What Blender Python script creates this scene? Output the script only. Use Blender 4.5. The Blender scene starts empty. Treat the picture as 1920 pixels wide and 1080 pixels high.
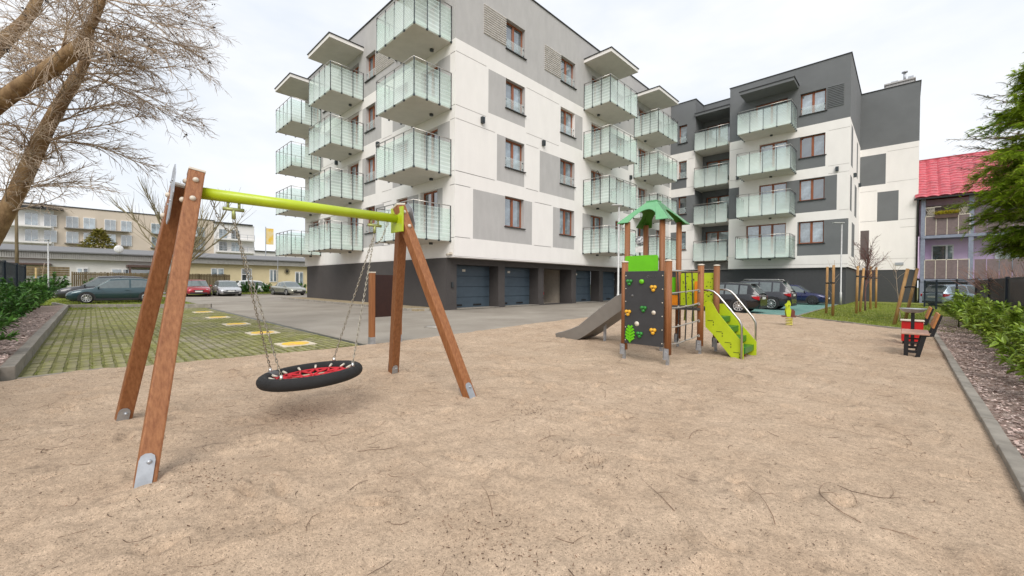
import bpy, bmesh, math, random
import numpy as np
from mathutils import Vector, Matrix

# ---------------------------------------------------------------- camera, sky, sun, exposure
# World axes follow the estate: X runs along the long west facade, Y along the garage facade,
# the corner of the main block stands at the origin, units are metres.
S = bpy.context.scene
COL = S.collection
PI = math.pi
random.seed(7)
cam = bpy.data.objects.new("camera", bpy.data.cameras.new("camera"))
COL.objects.link(cam)
S.camera = cam
cam.data.sensor_width = 36.0
cam.data.lens = 36.0 * 763.0 / 1920.0
cam.data.clip_start = 0.05
cam.data.clip_end = 1500.0
cam.matrix_world = Matrix(((0.71917972, -0.01354509, 0.69469206, 15.97),
                           (0.69479076, 0.00422549, -0.71919951, -12.44),
                           (0.0068062, 0.99989933, 0.01244989, 1.40),
                           (0, 0, 0, 1)))

world = bpy.data.worlds.new("World")
S.world = world
world.use_nodes = True
SUN_EL, SUN_AZ = math.radians(44), math.radians(-47)     # azimuth counted from +X towards +Y
nt = world.node_tree
nt.nodes.clear()
wo = nt.nodes.new("ShaderNodeOutputWorld")
bg = nt.nodes.new("ShaderNodeBackground")
sky = nt.nodes.new("ShaderNodeTexSky")
sky.sky_type = 'NISHITA'
sky.sun_disc = False
sky.sun_elevation = SUN_EL
sky.sun_rotation = PI / 2 - SUN_AZ
sky.air_density = 1.0
sky.dust_density = 2.0
tc = nt.nodes.new("ShaderNodeTexCoord")
nz = nt.nodes.new("ShaderNodeTexNoise")
nz.inputs["Scale"].default_value = 2.2
nz.inputs["Detail"].default_value = 5.0
nz.inputs["Roughness"].default_value = 0.55
mp = nt.nodes.new("ShaderNodeMapping")
mp.inputs["Scale"].default_value = (1, 1, 2.6)
rp = nt.nodes.new("ShaderNodeValToRGB")
rp.color_ramp.elements[0].position = 0.30
rp.color_ramp.elements[0].color = (4.75, 5.15, 5.7, 1)
rp.color_ramp.elements[1].position = 0.62
rp.color_ramp.elements[1].color = (6.25, 6.3, 6.4, 1)
mx = nt.nodes.new("ShaderNodeMix")
mx.data_type = 'RGBA'
mx.inputs[0].default_value = 0.94                      # closed cloud cover in front of the blue sky
nt.links.new(tc.outputs["Generated"], mp.inputs["Vector"])
nt.links.new(mp.outputs["Vector"], nz.inputs["Vector"])
nt.links.new(nz.outputs["Fac"], rp.inputs["Fac"])
nt.links.new(sky.outputs["Color"], mx.inputs[6])
nt.links.new(rp.outputs["Color"], mx.inputs[7])
nt.links.new(mx.outputs[2], bg.inputs["Color"])
bg.inputs["Strength"].default_value = 0.10
nt.links.new(bg.outputs["Background"], wo.inputs["Surface"])

sun = bpy.data.objects.new("sun", bpy.data.lights.new("sun", 'SUN'))
COL.objects.link(sun)
sun.data.energy = 1.5
sun.data.angle = math.radians(38)
sun.data.color = (1.0, 0.95, 0.88)
sd = Vector((math.cos(SUN_EL) * math.cos(SUN_AZ), math.cos(SUN_EL) * math.sin(SUN_AZ), math.sin(SUN_EL)))
sun.rotation_euler = sd.to_track_quat('Z', 'Y').to_euler()
sun.location = (0, 0, 60)

S.view_settings.view_transform = 'Standard'
S.view_settings.look = 'None'
S.view_settings.exposure = 0.80
S.view_settings.gamma = 1.0
S.view_settings.use_curve_mapping = False
S.render.engine = 'CYCLES'
S.cycles.max_bounces = 8
S.cycles.transparent_max_bounces = 24

# ---------------------------------------------------------------- object helpers
BASE = {}                                   # world position of things placed without rotation


def tag(o, label=None, cat=None, group=None, kind=None):
    if label: o['label'] = label
    if cat: o['category'] = cat
    if group: o['group'] = group
    if kind: o['kind'] = kind
    return o


def thing(name, label, cat, loc=(0, 0, 0), rz=0.0, group=None):
    o = bpy.data.objects.new(name, None)
    COL.objects.link(o)
    o.empty_display_size = 0.1
    o.location = loc
    o.rotation_euler = (0, 0, rz)
    BASE[o.name] = Vector(loc)
    return tag(o, label, cat, group)


def link(name, me, parent=None, loc=(0, 0, 0), rz=0.0, rel=False):
    """an object on a mesh; loc is a world position unless rel (then it is the parent's own space)"""
    o = bpy.data.objects.new(name, me)
    COL.objects.link(o)
    l = Vector(loc)
    if parent is not None:
        o.parent = parent
        if not rel and parent.name in BASE:
            l = l - BASE[parent.name]
    o.location = l
    o.rotation_euler = (0, 0, rz)
    return o


class MB:
    """collects geometry, then makes one mesh of it"""

    def __init__(self):
        self.v = []; self.f = []; self.m = []; self.s = []

    def add(self, vs, fs, m=0, smooth=False):
        b = len(self.v)
        self.v.extend([tuple(p) for p in vs])
        for f in fs:
            self.f.append(tuple(i + b for i in f)); self.m.append(m); self.s.append(smooth)

    def quad(self, a, b, c, d, m=0):
        self.add((a, b, c, d), ((0, 1, 2, 3),), m)

    def box(self, x0, x1, y0, y1, z0, z1, m=0):
        self.add([(x0, y0, z0), (x1, y0, z0), (x1, y1, z0), (x0, y1, z0), (x0, y0, z1), (x1, y0, z1), (x1, y1, z1), (x0, y1, z1)],
                 [(3, 2, 1, 0), (4, 5, 6, 7), (0, 1, 5, 4), (1, 2, 6, 5), (2, 3, 7, 6), (3, 0, 4, 7)], m)

    def bar(self, p, q, w, h, m=0, up=(0, 0, 1)):
        p = Vector(p); q = Vector(q); d = (q - p).normalized(); u = Vector(up)
        if abs(d.dot(u)) > 0.97: u = Vector((1, 0, 0))
        s = d.cross(u).normalized() * (w / 2); t = s.cross(d).normalized() * (h / 2)
        vs = [p - s - t, p + s - t, p + s + t, p - s + t, q - s - t, q + s - t, q + s + t, q - s + t]
        self.add(vs, [(0, 1, 2, 3), (7, 6, 5, 4), (0, 4, 5, 1), (1, 5, 6, 2), (2, 6, 7, 3), (3, 7, 4, 0)], m)

    def tube(self, pts, r, n=8, m=0, cap=True, smooth=True, closed=False):
        pts = [Vector(p) for p in pts]; k = len(pts)
        rs = r if isinstance(r, (list, tuple)) else [r] * k
        ref = None; vs = []
        for i, p in enumerate(pts):
            if closed: d = pts[(i + 1) % k] - pts[i - 1]
            else: d = pts[min(i + 1, k - 1)] - pts[max(i - 1, 0)]
            if d.length < 1e-9: d = Vector((0, 0, 1))
            d.normalize()
            if ref is None: ref = Vector((0, 0, 1)) if abs(d.z) < 0.9 else Vector((1, 0, 0))
            s = d.cross(ref)
            if s.length < 1e-4: s = d.cross(Vector((0.3, 0.9, 0.2)))
            s.normalize(); t = s.cross(d).normalized(); ref = t
            for j in range(n):
                a = 2 * PI * j / n
                vs.append(p + s * (math.cos(a) * rs[i]) + t * (math.sin(a) * rs[i]))
        fs = []
        for i in range(k if closed else k - 1):
            i2 = (i + 1) % k
            for j in range(n):
                j2 = (j + 1) % n
                fs.append((i * n + j, i * n + j2, i2 * n + j2, i2 * n + j))
        if cap and not closed:
            fs.append(tuple(range(n - 1, -1, -1))); fs.append(tuple((k - 1) * n + j for j in range(n)))
        self.add(vs, fs, m, smooth)

    def cyl(self, p, q, r, n=16, m=0, r2=None):
        self.tube([p, q], [r, r if r2 is None else r2], n, m, True, n > 8)

    def ball(self, c, r, n=10, k=6, m=0, sc=(1, 1, 1)):
        vs = []; fs = []
        for i in range(k + 1):
            a = PI * i / k
            for j in range(n):
                b = 2 * PI * j / n
                vs.append((c[0] + r * sc[0] * math.sin(a) * math.cos(b), c[1] + r * sc[1] * math.sin(a) * math.sin(b), c[2] + r * sc[2] * math.cos(a)))
        for i in range(k):
            for j in range(n):
                fs.append((i * n + j, (i + 1) * n + j, (i + 1) * n + (j + 1) % n, i * n + (j + 1) % n))
        self.add(vs, fs, m, True)

    def prism(self, poly, fn, t, m=0):
        """poly: 2D outline, fn(u,v,w) -> 3D, extruded over w in 0..t"""
        n = len(poly)
        vs = [fn(u, v, 0) for u, v in poly] + [fn(u, v, t) for u, v in poly]
        fs = [tuple(range(n - 1, -1, -1)), tuple(range(n, 2 * n))]
        for i in range(n):
            j = (i + 1) % n
            fs.append((i, j, n + j, n + i))
        self.add(vs, fs, m)

    def mesh(self, name, mats, bevel=0.0, seg=2):
        me = bpy.data.meshes.new(name)
        me.from_pydata(self.v, [], self.f)
        mats = mats if isinstance(mats, (list, tuple)) else [mats]
        for mt in mats: me.materials.append(mt)
        me.polygons.foreach_set("material_index", [min(i, len(mats) - 1) for i in self.m])
        me.polygons.foreach_set("use_smooth", self.s)
        me.update()
        bm = bmesh.new(); bm.from_mesh(me)
        bmesh.ops.recalc_face_normals(bm, faces=bm.faces)
        if bevel > 0:
            ed = [e for e in bm.edges if len(e.link_faces) == 2 and e.calc_face_angle(0) > 0.6]
            bmesh.ops.bevel(bm, geom=ed, offset=bevel, segments=seg, profile=0.6, affect='EDGES', clamp_overlap=True)
        bm.to_mesh(me); bm.free()
        return me

    def build(self, name, mats, parent=None, loc=(0, 0, 0), rz=0.0, bevel=0.0, rel=False):
        return link(name, self.mesh(name, mats, bevel), parent, loc, rz, rel)


def fast(name, verts, faces, mats, parent=None, mat_idx=None, smooth=False):
    """big meshes straight from arrays, no normal recalculation"""
    me = bpy.data.meshes.new(name)
    me.from_pydata(verts, [], faces)
    for mt in (mats if isinstance(mats, (list, tuple)) else [mats]): me.materials.append(mt)
    if mat_idx is not None: me.polygons.foreach_set("material_index", mat_idx)
    if smooth: me.polygons.foreach_set("use_smooth", [True] * len(me.polygons))
    me.update()
    return link(name, me, parent)


# ---------------------------------------------------------------- materials
def srgb(*c):
    return tuple((x / 255 / 12.92) if x / 255 <= 0.04045 else ((x / 255 + 0.055) / 1.055) ** 2.4 for x in c) + (1,)


MATS = {}


def M(name, col, rough=0.6, metal=0.0, var=0.12, scale=6.0, stretch=(1, 1, 1), bump=0.0, bscale=80.0, col2=None,
      island=0.0, objvar=0.0, spec=0.5, coat=0.0, detail=4.0, ramp=(0.35, 0.65), coord="Object"):
    """procedural material: noise between two tones of the colour, fine bump, variation per piece"""
    if name in MATS: return MATS[name]
    m = bpy.data.materials.new(name); m.use_nodes = True
    n = m.node_tree.nodes; l = m.node_tree.links
    b = n["Principled BSDF"]
    b.inputs["Roughness"].default_value = rough
    b.inputs["Metallic"].default_value = metal
    b.inputs["Specular IOR Level"].default_value = spec
    b.inputs["Coat Weight"].default_value = coat
    col = tuple(col[:3])
    if col2 is None:
        c1 = tuple(max(0, x * (1 - var)) for x in col); c2 = tuple(min(1, x * (1 + var)) for x in col)
    else:
        c1, c2 = col, tuple(col2[:3])
    t = n.new("ShaderNodeTexCoord"); mp = n.new("ShaderNodeMapping"); mp.inputs["Scale"].default_value = stretch
    l.new(t.outputs[coord], mp.inputs["Vector"])
    nz = n.new("ShaderNodeTexNoise"); nz.inputs["Scale"].default_value = scale; nz.inputs["Detail"].default_value = detail
    nz.inputs["Roughness"].default_value = 0.6
    l.new(mp.outputs["Vector"], nz.inputs["Vector"])
    r = n.new("ShaderNodeValToRGB")
    r.color_ramp.elements[0].position = ramp[0]; r.color_ramp.elements[1].position = ramp[1]
    r.color_ramp.elements[0].color = c1 + (1,); r.color_ramp.elements[1].color = c2 + (1,)
    l.new(nz.outputs["Fac"], r.inputs["Fac"])
    out = r.outputs["Color"]
    for amt, src in ((island, ("ShaderNodeNewGeometry", "Random Per Island")), (objvar, ("ShaderNodeObjectInfo", "Random"))):
        if amt > 0:
            g = n.new(src[0]); mr = n.new("ShaderNodeMapRange")
            mr.inputs[3].default_value = 1 - amt; mr.inputs[4].default_value = 1 + amt
            l.new(g.outputs[src[1]], mr.inputs[0])
            hs = n.new("ShaderNodeHueSaturation"); l.new(mr.outputs[0], hs.inputs["Value"]); l.new(out, hs.inputs["Color"])
            out = hs.outputs["Color"]
    l.new(out, b.inputs["Base Color"])
    if bump > 0:
        n2 = n.new("ShaderNodeTexNoise"); n2.inputs["Scale"].default_value = bscale; n2.inputs["Detail"].default_value = 3
        l.new(mp.outputs["Vector"], n2.inputs["Vector"])
        bp = n.new("ShaderNodeBump"); bp.inputs["Strength"].default_value = bump; bp.inputs["Distance"].default_value = 0.02
        l.new(n2.outputs["Fac"], bp.inputs["Height"]); l.new(bp.outputs["Normal"], b.inputs["Normal"])
    MATS[name] = m
    return m


def leafmat(name, c1, c2, rough=0.5, trans=0.25, island=0.35):
    m = M(name, c1, rough, col2=c2, scale=1.3, island=island, spec=0.35)
    b = m.node_tree.nodes["Principled BSDF"]
    n = m.node_tree.nodes; l = m.node_tree.links
    tr = n.new("ShaderNodeBsdfTranslucent")
    src = b.inputs["Base Color"].links[0].from_socket
    l.new(src, tr.inputs["Color"])
    ms = n.new("ShaderNodeMixShader"); ms.inputs[0].default_value = trans
    l.new(b.outputs[0], ms.inputs[1]); l.new(tr.outputs[0], ms.inputs[2])
    l.new(ms.outputs[0], n["Material Output"].inputs["Surface"])
    return m


def panel_glass():
    """greenish balcony glass with a printed white pattern that thins out upwards"""
    m = bpy.data.materials.new("printed_glass"); m.use_nodes = True
    n = m.node_tree.nodes; l = m.node_tree.links
    b = n["Principled BSDF"]
    b.inputs["Base Color"].default_value = (0.86, 0.925, 0.905, 1)
    b.inputs["Roughness"].default_value = 0.12
    t = n.new("ShaderNodeTexCoord")
    sx = n.new("ShaderNodeSeparateXYZ"); l.new(t.outputs["Object"], sx.inputs[0])
    mr = n.new("ShaderNodeMapRange"); mr.inputs[1].default_value = 0.0; mr.inputs[2].default_value = 1.6
    mr.inputs[3].default_value = 0.46; mr.inputs[4].default_value = 0.10
    l.new(sx.outputs[2], mr.inputs[0])
    mp = n.new("ShaderNodeMapping"); mp.inputs["Scale"].default_value = (1, 1, 1); mp.inputs["Rotation"].default_value = (PI / 2, 0, 0)
    l.new(t.outputs["Object"], mp.inputs["Vector"])
    br = n.new("ShaderNodeTexBrick")
    br.inputs["Color1"].default_value = (1, 1, 1, 1); br.inputs["Color2"].default_value = (0.7, 0.7, 0.7, 1)
    br.inputs["Mortar"].default_value = (0, 0, 0, 1)
    br.inputs["Scale"].default_value = 1.0; br.inputs["Brick Width"].default_value = 0.16; br.inputs["Row Height"].default_value = 0.10
    br.inputs["Mortar Size"].default_value = 0.018
    l.new(mp.outputs["Vector"], br.inputs["Vector"])
    ma = n.new("ShaderNodeMath"); ma.operation = 'MULTIPLY_ADD'; ma.inputs[1].default_value = 0.13; ma.use_clamp = True
    l.new(br.outputs["Color"], ma.inputs[0]); l.new(mr.outputs[0], ma.inputs[2])
    tr = n.new("ShaderNodeBsdfTransparent"); tr.inputs["Color"].default_value = (0.90, 0.965, 0.935, 1)
    oi = n.new("ShaderNodeObjectInfo"); rv = n.new("ShaderNodeMapRange"); rv.inputs[3].default_value = .75; rv.inputs[4].default_value = 1.25
    l.new(oi.outputs["Random"], rv.inputs[0]); mu = n.new("ShaderNodeMath"); mu.operation = 'MULTIPLY'; l.new(ma.outputs[0], mu.inputs[0]); l.new(rv.outputs[0], mu.inputs[1])
    ma = mu
    ms = n.new("ShaderNodeMixShader")
    l.new(ma.outputs[0], ms.inputs[0]); l.new(tr.outputs[0], ms.inputs[1]); l.new(b.outputs[0], ms.inputs[2])
    l.new(ms.outputs[0], n["Material Output"].inputs["Surface"])
    MATS["printed_glass"] = m
    return m


def mesh_fabric(name, col, alpha):
    """fine welded wire or net too small to pick apart: part of the light goes straight through"""
    m = M(name, col, 0.6)
    n = m.node_tree.nodes; l = m.node_tree.links
    tr = n.new("ShaderNodeBsdfTransparent"); ms = n.new("ShaderNodeMixShader"); ms.inputs[0].default_value = alpha
    l.new(tr.outputs[0], ms.inputs[1]); l.new(n["Principled BSDF"].outputs[0], ms.inputs[2])
    l.new(ms.outputs[0], n["Material Output"].inputs["Surface"])
    return m


WHITE = M("white_render", (0.82, 0.79, 0.765), 0.85, var=0.022, scale=1.8, stretch=(1, 1, .35), bump=0.12, bscale=120)
LGREY = M("light_grey_render", (0.445, 0.432, 0.425), 0.85, var=0.05, scale=2.2, stretch=(1, 1, .35), bump=0.12, bscale=120)
DGREY = M("dark_grey_render", (0.150, 0.157, 0.163), 0.85, var=0.06, scale=0.7, bump=0.12, bscale=120)
BGREY = M("plinth_grey_render", (0.062, 0.055, 0.053), 0.8, var=0.08, scale=0.8, bump=0.12, bscale=120)
BROWNG = M("brown_grey_render", (0.12, 0.095, 0.092), 0.85, var=0.06)
GROOVE = M("joint_shadow_gap", (0.56, 0.54, 0.52), 0.9)
SOFFIT = M("balcony_soffit_paint", (0.60, 0.57, 0.52), 0.85, var=0.05, scale=1.5)
COPING = M("roof_sheet_metal", (0.06, 0.06, 0.062), 0.45, 0.6)
STEELD = M("dark_steel", (0.075, 0.085, 0.09), 0.35, 0.8)
STEEL = M("stainless_steel", (0.58, 0.56, 0.53), 0.28, 1.0, var=0.06)
GALV = M("galvanised_steel", (0.42, 0.44, 0.47), 0.5, 0.7, var=0.12, scale=14)
WFRAME = M("brown_window_frame", (0.27, 0.080, 0.028), 0.42, var=0.14, scale=18, stretch=(1, 1, 0.15))
WPANE = M("window_pane", (0.17, 0.21, 0.24), 0.03, objvar=0.75, spec=1.0, var=0.45, scale=1.4)
WPANE.node_tree.nodes["Principled BSDF"].inputs["IOR"].default_value = 2.1
DGLASS = M("dark_car_glass", (0.12, 0.145, 0.15), 0.05, spec=0.5)  # sky reflection is painted in as a paler base colour
DGLASS.node_tree.nodes["Principled BSDF"].inputs["IOR"].default_value = 1.62
SILL = M("dark_sill", (0.05, 0.048, 0.047), 0.4, 0.5)
PGLASS = panel_glass()
GGLASS = mesh_fabric("clear_guard_glass", (0.70, 0.80, 0.80), 0.20)
GARAGE = M("garage_door_blue_grey", (0.058, 0.084, 0.11), 0.45, var=0.08, scale=2)
ROOFGREY = M("flat_roof_felt", (0.12, 0.12, 0.12), 0.9)
WOOD = M("stained_brown_timber", (0.195, 0.063, 0.017), 0.55, col2=(0.35, 0.148, 0.055), scale=4.0, stretch=(13, 13, 0.40), bump=0.25, bscale=40, detail=6, ramp=(0.3, 0.72), objvar=0.14)
PLASTICW = M("pale_plastic_cap", (0.62, 0.56, 0.47), 0.45)
LIME = M("lime_green_paint", (0.42, 0.53, 0.012), 0.38, var=0.05, coat=0.2)
LIMEP = M("lime_green_board", (0.45, 0.56, 0.015), 0.42, var=0.05)
GREENP = M("bright_green_board", (0.13, 0.50, 0.004), 0.42, var=0.05)
DKGREEN = M("dark_green_plastic", (0.025, 0.16, 0.022), 0.35, var=0.08)
CHARC = M("charcoal_board", (0.042, 0.043, 0.046), 0.45, var=0.08)
BLACK = M("black_rubber", (0.012, 0.012, 0.013), 0.75, var=0.2, bump=0.5, bscale=220)
BLACKM = M("black_metal", (0.02, 0.02, 0.022), 0.4, 0.3)
RED = M("red_paint", (0.55, 0.012, 0.012), 0.4)
ROPE = M("red_rope", (0.60, 0.02, 0.035), 0.7, bump=0.4, bscale=300)
ORANGE = M("orange_board", (0.75, 0.23, 0.008), 0.45)
YELLOW = M("yellow_plastic", (0.68, 0.36, 0.02), 0.4)
CONC = M("concrete", (0.27, 0.245, 0.21), 0.9, var=0.18, scale=5, bump=0.3, bscale=90, objvar=0.10)
TYRE = M("tyre", (0.016, 0.016, 0.017), 0.85)
RIM = M("alloy_rim", (0.62, 0.62, 0.62), 0.3, 0.85)
BARK = M("tree_bark", (0.15, 0.086, 0.040), 0.9, col2=(0.34, 0.225, 0.115), scale=7, stretch=(1, 1, 0.4), bump=0.9, bscale=22, detail=7)
TWIG = M("twig_bark", (0.32, 0.23, 0.16), 0.85, col2=(0.55, 0.45, 0.35), scale=2, island=0.25)

# ---------------------------------------------------------------- facade kit
def facade(name, parent, loc, rz, W, z0, z1, holes, panels, mats, grooves=(), reveal=0):
    """render-coated wall: x along it, y inward; holes (x0,x1,z0,z1,depth), panels (x0,x1,z0,z1,mat index),
    grooves (x0,x1,z) are 25 mm wide recessed joints"""
    gh = [(a, b, z - 0.014, z + 0.014, 0.02) for a, b, z in grooves]
    xs = sorted({0.0, W} | {round(min(max(v, 0), W), 4) for r in list(holes) + list(panels) + gh for v in r[:2]})
    zs = sorted({z0, z1} | {round(min(max(v, z0), z1), 4) for r in list(holes) + list(panels) + gh for v in r[2:4]})
    mb = MB()

    def mat_at(x, z):
        k = 0
        for p in panels:
            if p[0] < x < p[1] and p[2] < z < p[3]: k = p[4]
        return k
    for i in range(len(xs) - 1):
        for j in range(len(zs) - 1):
            x = (xs[i] + xs[i + 1]) / 2; z = (zs[j] + zs[j + 1]) / 2
            if any(h[0] < x < h[1] and h[2] < z < h[3] for h in holes): continue
            k = mat_at(x, z)
            if any(h[0] < x < h[1] and h[2] < z < h[3] for h in gh):
                y = 0.02; k = len(mats)
                mb.quad((xs[i], y, zs[j]), (xs[i + 1], y, zs[j]), (xs[i + 1], y, zs[j + 1]), (xs[i], y, zs[j + 1]), k)
                for zz in (zs[j], zs[j + 1]):
                    mb.quad((xs[i], 0, zz), (xs[i + 1], 0, zz), (xs[i + 1], y, zz), (xs[i], y, zz), k)
                continue
            mb.quad((xs[i], 0, zs[j]), (xs[i + 1], 0, zs[j]), (xs[i + 1], 0, zs[j + 1]), (xs[i], 0, zs[j + 1]), k)
    for h in holes:
        a, b, c, d, y = h[:5]
        k = mat_at((a + b) / 2, d + 0.05) if reveal is None else (mat_at(a - 0.05, (c + d) / 2))
        mb.quad((a, 0, c), (a, y, c), (a, y, d), (a, 0, d), k); mb.quad((b, 0, c), (b, 0, d), (b, y, d), (b, y, c), k)
        mb.quad((a, 0, d), (a, y, d), (b, y, d), (b, 0, d), k); mb.quad((a, 0, c), (b, 0, c), (b, y, c), (a, y, c), k)
    return mb.build(name, list(mats) + [GROOVE], parent, loc, rz)


PROTO = {}


def window_set(w, h, leaves, door=False):
    key = (round(w, 2), round(h, 2), leaves, door)
    if key in PROTO: return PROTO[key]
    f = 0.085
    mb = MB()
    mb.box(-.005, f, 0, .09, -.005, h + .005); mb.box(w - f, w + .005, 0, .09, -.005, h + .005)
    mb.box(f, w - f, 0, .09, h - f, h + .005); mb.box(f, w - f, 0, .09, -.005, f if not door else .1)
    lw = (w - 2 * f) / leaves
    for k in range(1, leaves):
        mb.box(f + k * lw - .075, f + k * lw + .075, -.012, .09, f, h - f)
    frame = mb.mesh("window_frame", WFRAME, 0.008, 1)
    panes = []
    for k in range(leaves):
        x0 = f + k * lw + (.075 if k else 0); x1 = f + (k + 1) * lw - (.075 if k < leaves - 1 else 0)
        b2 = MB(); b2.box(0, x1 - x0, .045, .06, 0, h - 2 * f); panes.append((x0, f, b2.mesh("pane", WPANE)))
    b3 = MB(); b3.box(-.06, w + .09, -.31, 0.02, -.055, -.008); sill = b3.mesh("sill", SILL)
    b4 = MB(); b4.box(.05, w - .03, -.165, -.15, .05, .60)
    guard = b4.mesh("guard_glass", GGLASS)
    b5 = MB()
    for x in (.07, w - .07):
        for z in (.14, .5): b5.box(x - .03, x + .03, -.175, -.14, z - .035, z + .035)
    clamp = b5.mesh("guard_clamp", STEELD)
    PROTO[key] = (frame, panes, sill, guard, clamp)
    return PROTO[key]


def put_window(parent, loc, rz, w, h, leaves=2, depth=.22, guard=True, door=False, name=None):
    fr, panes, sill, gd, cl = window_set(w, h, leaves, door)
    R = Matrix.Rotation(rz, 3, 'Z')
    p = Vector(loc) + R @ Vector((0, depth, 0))
    o = link(name or ("balcony_door" if door else "window"), fr, parent, p, rz)
    for x, z, me in panes: link("pane", me, o, (x, 0, z), 0, True)
    if not door:
        link("sill", sill, o, (0, 0, 0), 0, True)
        if guard:
            link("guard_glass", gd, o, (0, 0, 0), 0, True); link("guard_clamp", cl, o, (0, 0, 0), 0, True)
    return o


BAL = {}


def edge_white(me):
    """slab edges are rendered white, undersides keep the soffit paint"""
    for p in me.polygons:
        if abs(p.normal.z) < .5: p.material_index = 1
    return me


def balcony_meshes(w, d, nf, ns):
    key = (w, d, nf, ns)
    if key in BAL: return BAL[key]
    mb = MB(); mb.box(.05, w - .05, -d + .05, 0, 0.0, .30)
    slab = edge_white(mb.mesh("balcony", [SOFFIT, WHITE], .012, 1))
    g = MB(); pw = w / nf - .04; g.box(0, pw, 0, .016, 0, 1.56); gf = g.mesh("glass_panel", PGLASS)
    g = MB(); qw = d / ns - .04; g.box(0, .016, 0, qw, 0, 1.56); gs = g.mesh("glass_panel", PGLASS)
    p = MB(); p.box(-.016, .016, -.02, .02, -.02, 1.76); p.box(-.045, .045, -.035, .035, -.035, .05)
    p.ball((0, -.012, 1.38), .035, 6, 4); post = p.mesh("railing_post", STEELD)
    r = MB(); y = -d
    r.tube([(0, 0, 1.76), (0, y, 1.76), (w, y, 1.76), (w, 0, 1.76)], .024, 6)
    rail = r.mesh("handrail", STEEL)
    BAL[key] = (slab, gf, gs, post, rail)
    return BAL[key]


def put_balcony(parent, loc, rz, w, d, nf=4, ns=3, label=None, sides=True):
    slab, gf, gs, post, rail = balcony_meshes(w, d, nf, ns)
    o = link("balcony", slab, parent, loc, rz)
    if label: o['label'] = label
    for k in range(nf): link("glass_panel", gf, o, (k * w / nf + .02, -d - .008, .03), 0, True)
    for k in range(nf + 1): link("railing_post", post, o, (k * w / nf, -d + .015, 0), 0, True)
    if sides:
        for x in (-.008, w - .008):
            for k in range(ns): link("glass_panel", gs, o, (x, -d + k * d / ns + .02, .03), 0, True)
            for k in range(1, ns + 1): link("railing_post", post, o, (x + .008, -d + k * d / ns - (.03 if k == ns else 0), 0), 0, True)
    link("handrail", rail, o, (0, 0, 0), 0, True)
    return o


def put_canopy(parent, loc, rz, w, d, m=None):
    mb = MB(); mb.box(0, w, -d, 0, 0, .22, 0); mb.box(-.05, w + .05, -d - .05, 0, .222, .27, 1)
    o = mb.build("canopy", [m or SOFFIT, COPING, m or WHITE], parent, loc, rz)
    for p in o.data.polygons:
        if p.material_index == 0 and abs(p.normal.z) < .5: p.material_index = 2
    return o


def louvre(parent, loc, rz, w, h, mat, n=13):
    mb = MB()
    for k in range(n):
        z = (k + .15) * h / n
        mb.add([(0, -.002, z), (w, -.002, z), (w, -.06, z + .02), (0, -.06, z + .02), (0, -.06, z + .05), (w, -.06, z + .05), (w, -.002, z + .07), (0, -.002, z + .07)],
               [(0, 1, 2, 3), (3, 2, 5, 4), (4, 5, 6, 7), (0, 3, 4, 7), (1, 6, 5, 2)])
    return mb.build("louvre_screen", mat, parent, loc, rz)


def lamp_box(parent, loc, rz):
    mb = MB(); mb.box(-.09, .09, -.16, 0, -.16, .16); mb.box(-.06, .06, -.19, -.16, -.12, .12)
    return mb.build("wall_lamp", STEELD, parent, loc, rz)


ROWS = [(4.55, 6.22), (7.82, 9.42), (11.08, 12.70), (14.33, 15.97)]
FLOOR = [3.44, 6.71, 9.98, 13.25]
Q = PI / 2

# ================================================================= main apartment block
mb_t = thing("apartment_building", "white and light grey four-storey apartment block with glass corner balconies above a row of garages", "building", (0, 0, 0))
A0 = -20.1
ST = [3.63, 6.24, 6.92, 9.48, 10.14, 12.73]
# --- long facade to the left of the corner (faces -Y)
hl, wins = [], []
for r, (zb, zt) in enumerate(ROWS):
    for x0, x1 in ((-9.35, -8.10), (-5.50, -4.30), (-16.2, -14.9)):
        hl.append((x0 - A0, x1 - A0, zb, zt, .3)); wins.append((x0, zb, x1 - x0, zt - zb))
    for x0, x1 in ((-3.0, -1.45), (-12.0, -10.35), (-18.9, -17.2)):
        hl.append((x0 - A0, x1 - A0, FLOOR[r] + .38, zt + .02, .3))
P = lambda a, b, c, d, m=1: (a - A0, b - A0, c, d, m)
pan = [P(A0, 0, 13.38, 18.0), P(-9.80, -7.29, 10.25, 12.7), P(-5.95, -4.6, 10.25, 12.7), P(-1.45, -.42, 10.0, 12.73),
       P(-9.80, -8.02, 6.95, 9.45), P(-5.93, -4.2, 6.95, 9.45), P(-1.45, -.42, 6.95, 9.45),
       P(-9.70, -6.94, 3.63, 6.2), P(-4.3, -3.2, 3.63, 6.2), P(-1.45, -1.0, 3.63, 6.22), P(-14.8, -12.8, 7.0, 9.4), P(-18.9, -16.3, 10.2, 12.7), P(-16.9, -16.3, 3.63, 6.2)]
gr = []
for z in ST: gr += [(.1, 20.1 - 9.9, z), (20.1 - 7.2, 20.1 - 6.05, z), (20.1 - .40, 20.09, z)]
facade("facade_wall", mb_t, (A0, 0, 0), 0, 20.1, 2.72, 18.0, hl, pan, [WHITE, LGREY], gr)
for x, z, w, h in wins: put_window(mb_t, (x, 0, z), 0, w, h)
for r in range(4):
    for x0, x1 in ((-3.0, -1.45), (-12.0, -10.35), (-18.9, -17.2)):
        put_window(mb_t, (x0, 0, FLOOR[r] + .38), 0, x1 - x0, ROWS[r][1] + .02 - FLOOR[r] - .38, 2, door=True)
    for x0 in (-3.80, -13.15, -20.2):
        put_balcony(mb_t, (x0, 0, FLOOR[r]), 0, 3.5, 2.15)
        lm = MB(); lm.cyl((0, 0, 0), (0, 0, -.1), .1, 12); lm.build("ceiling_lamp", STEELD, mb_t, (x0 + 2.3, -.35, FLOOR[r]))
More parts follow.
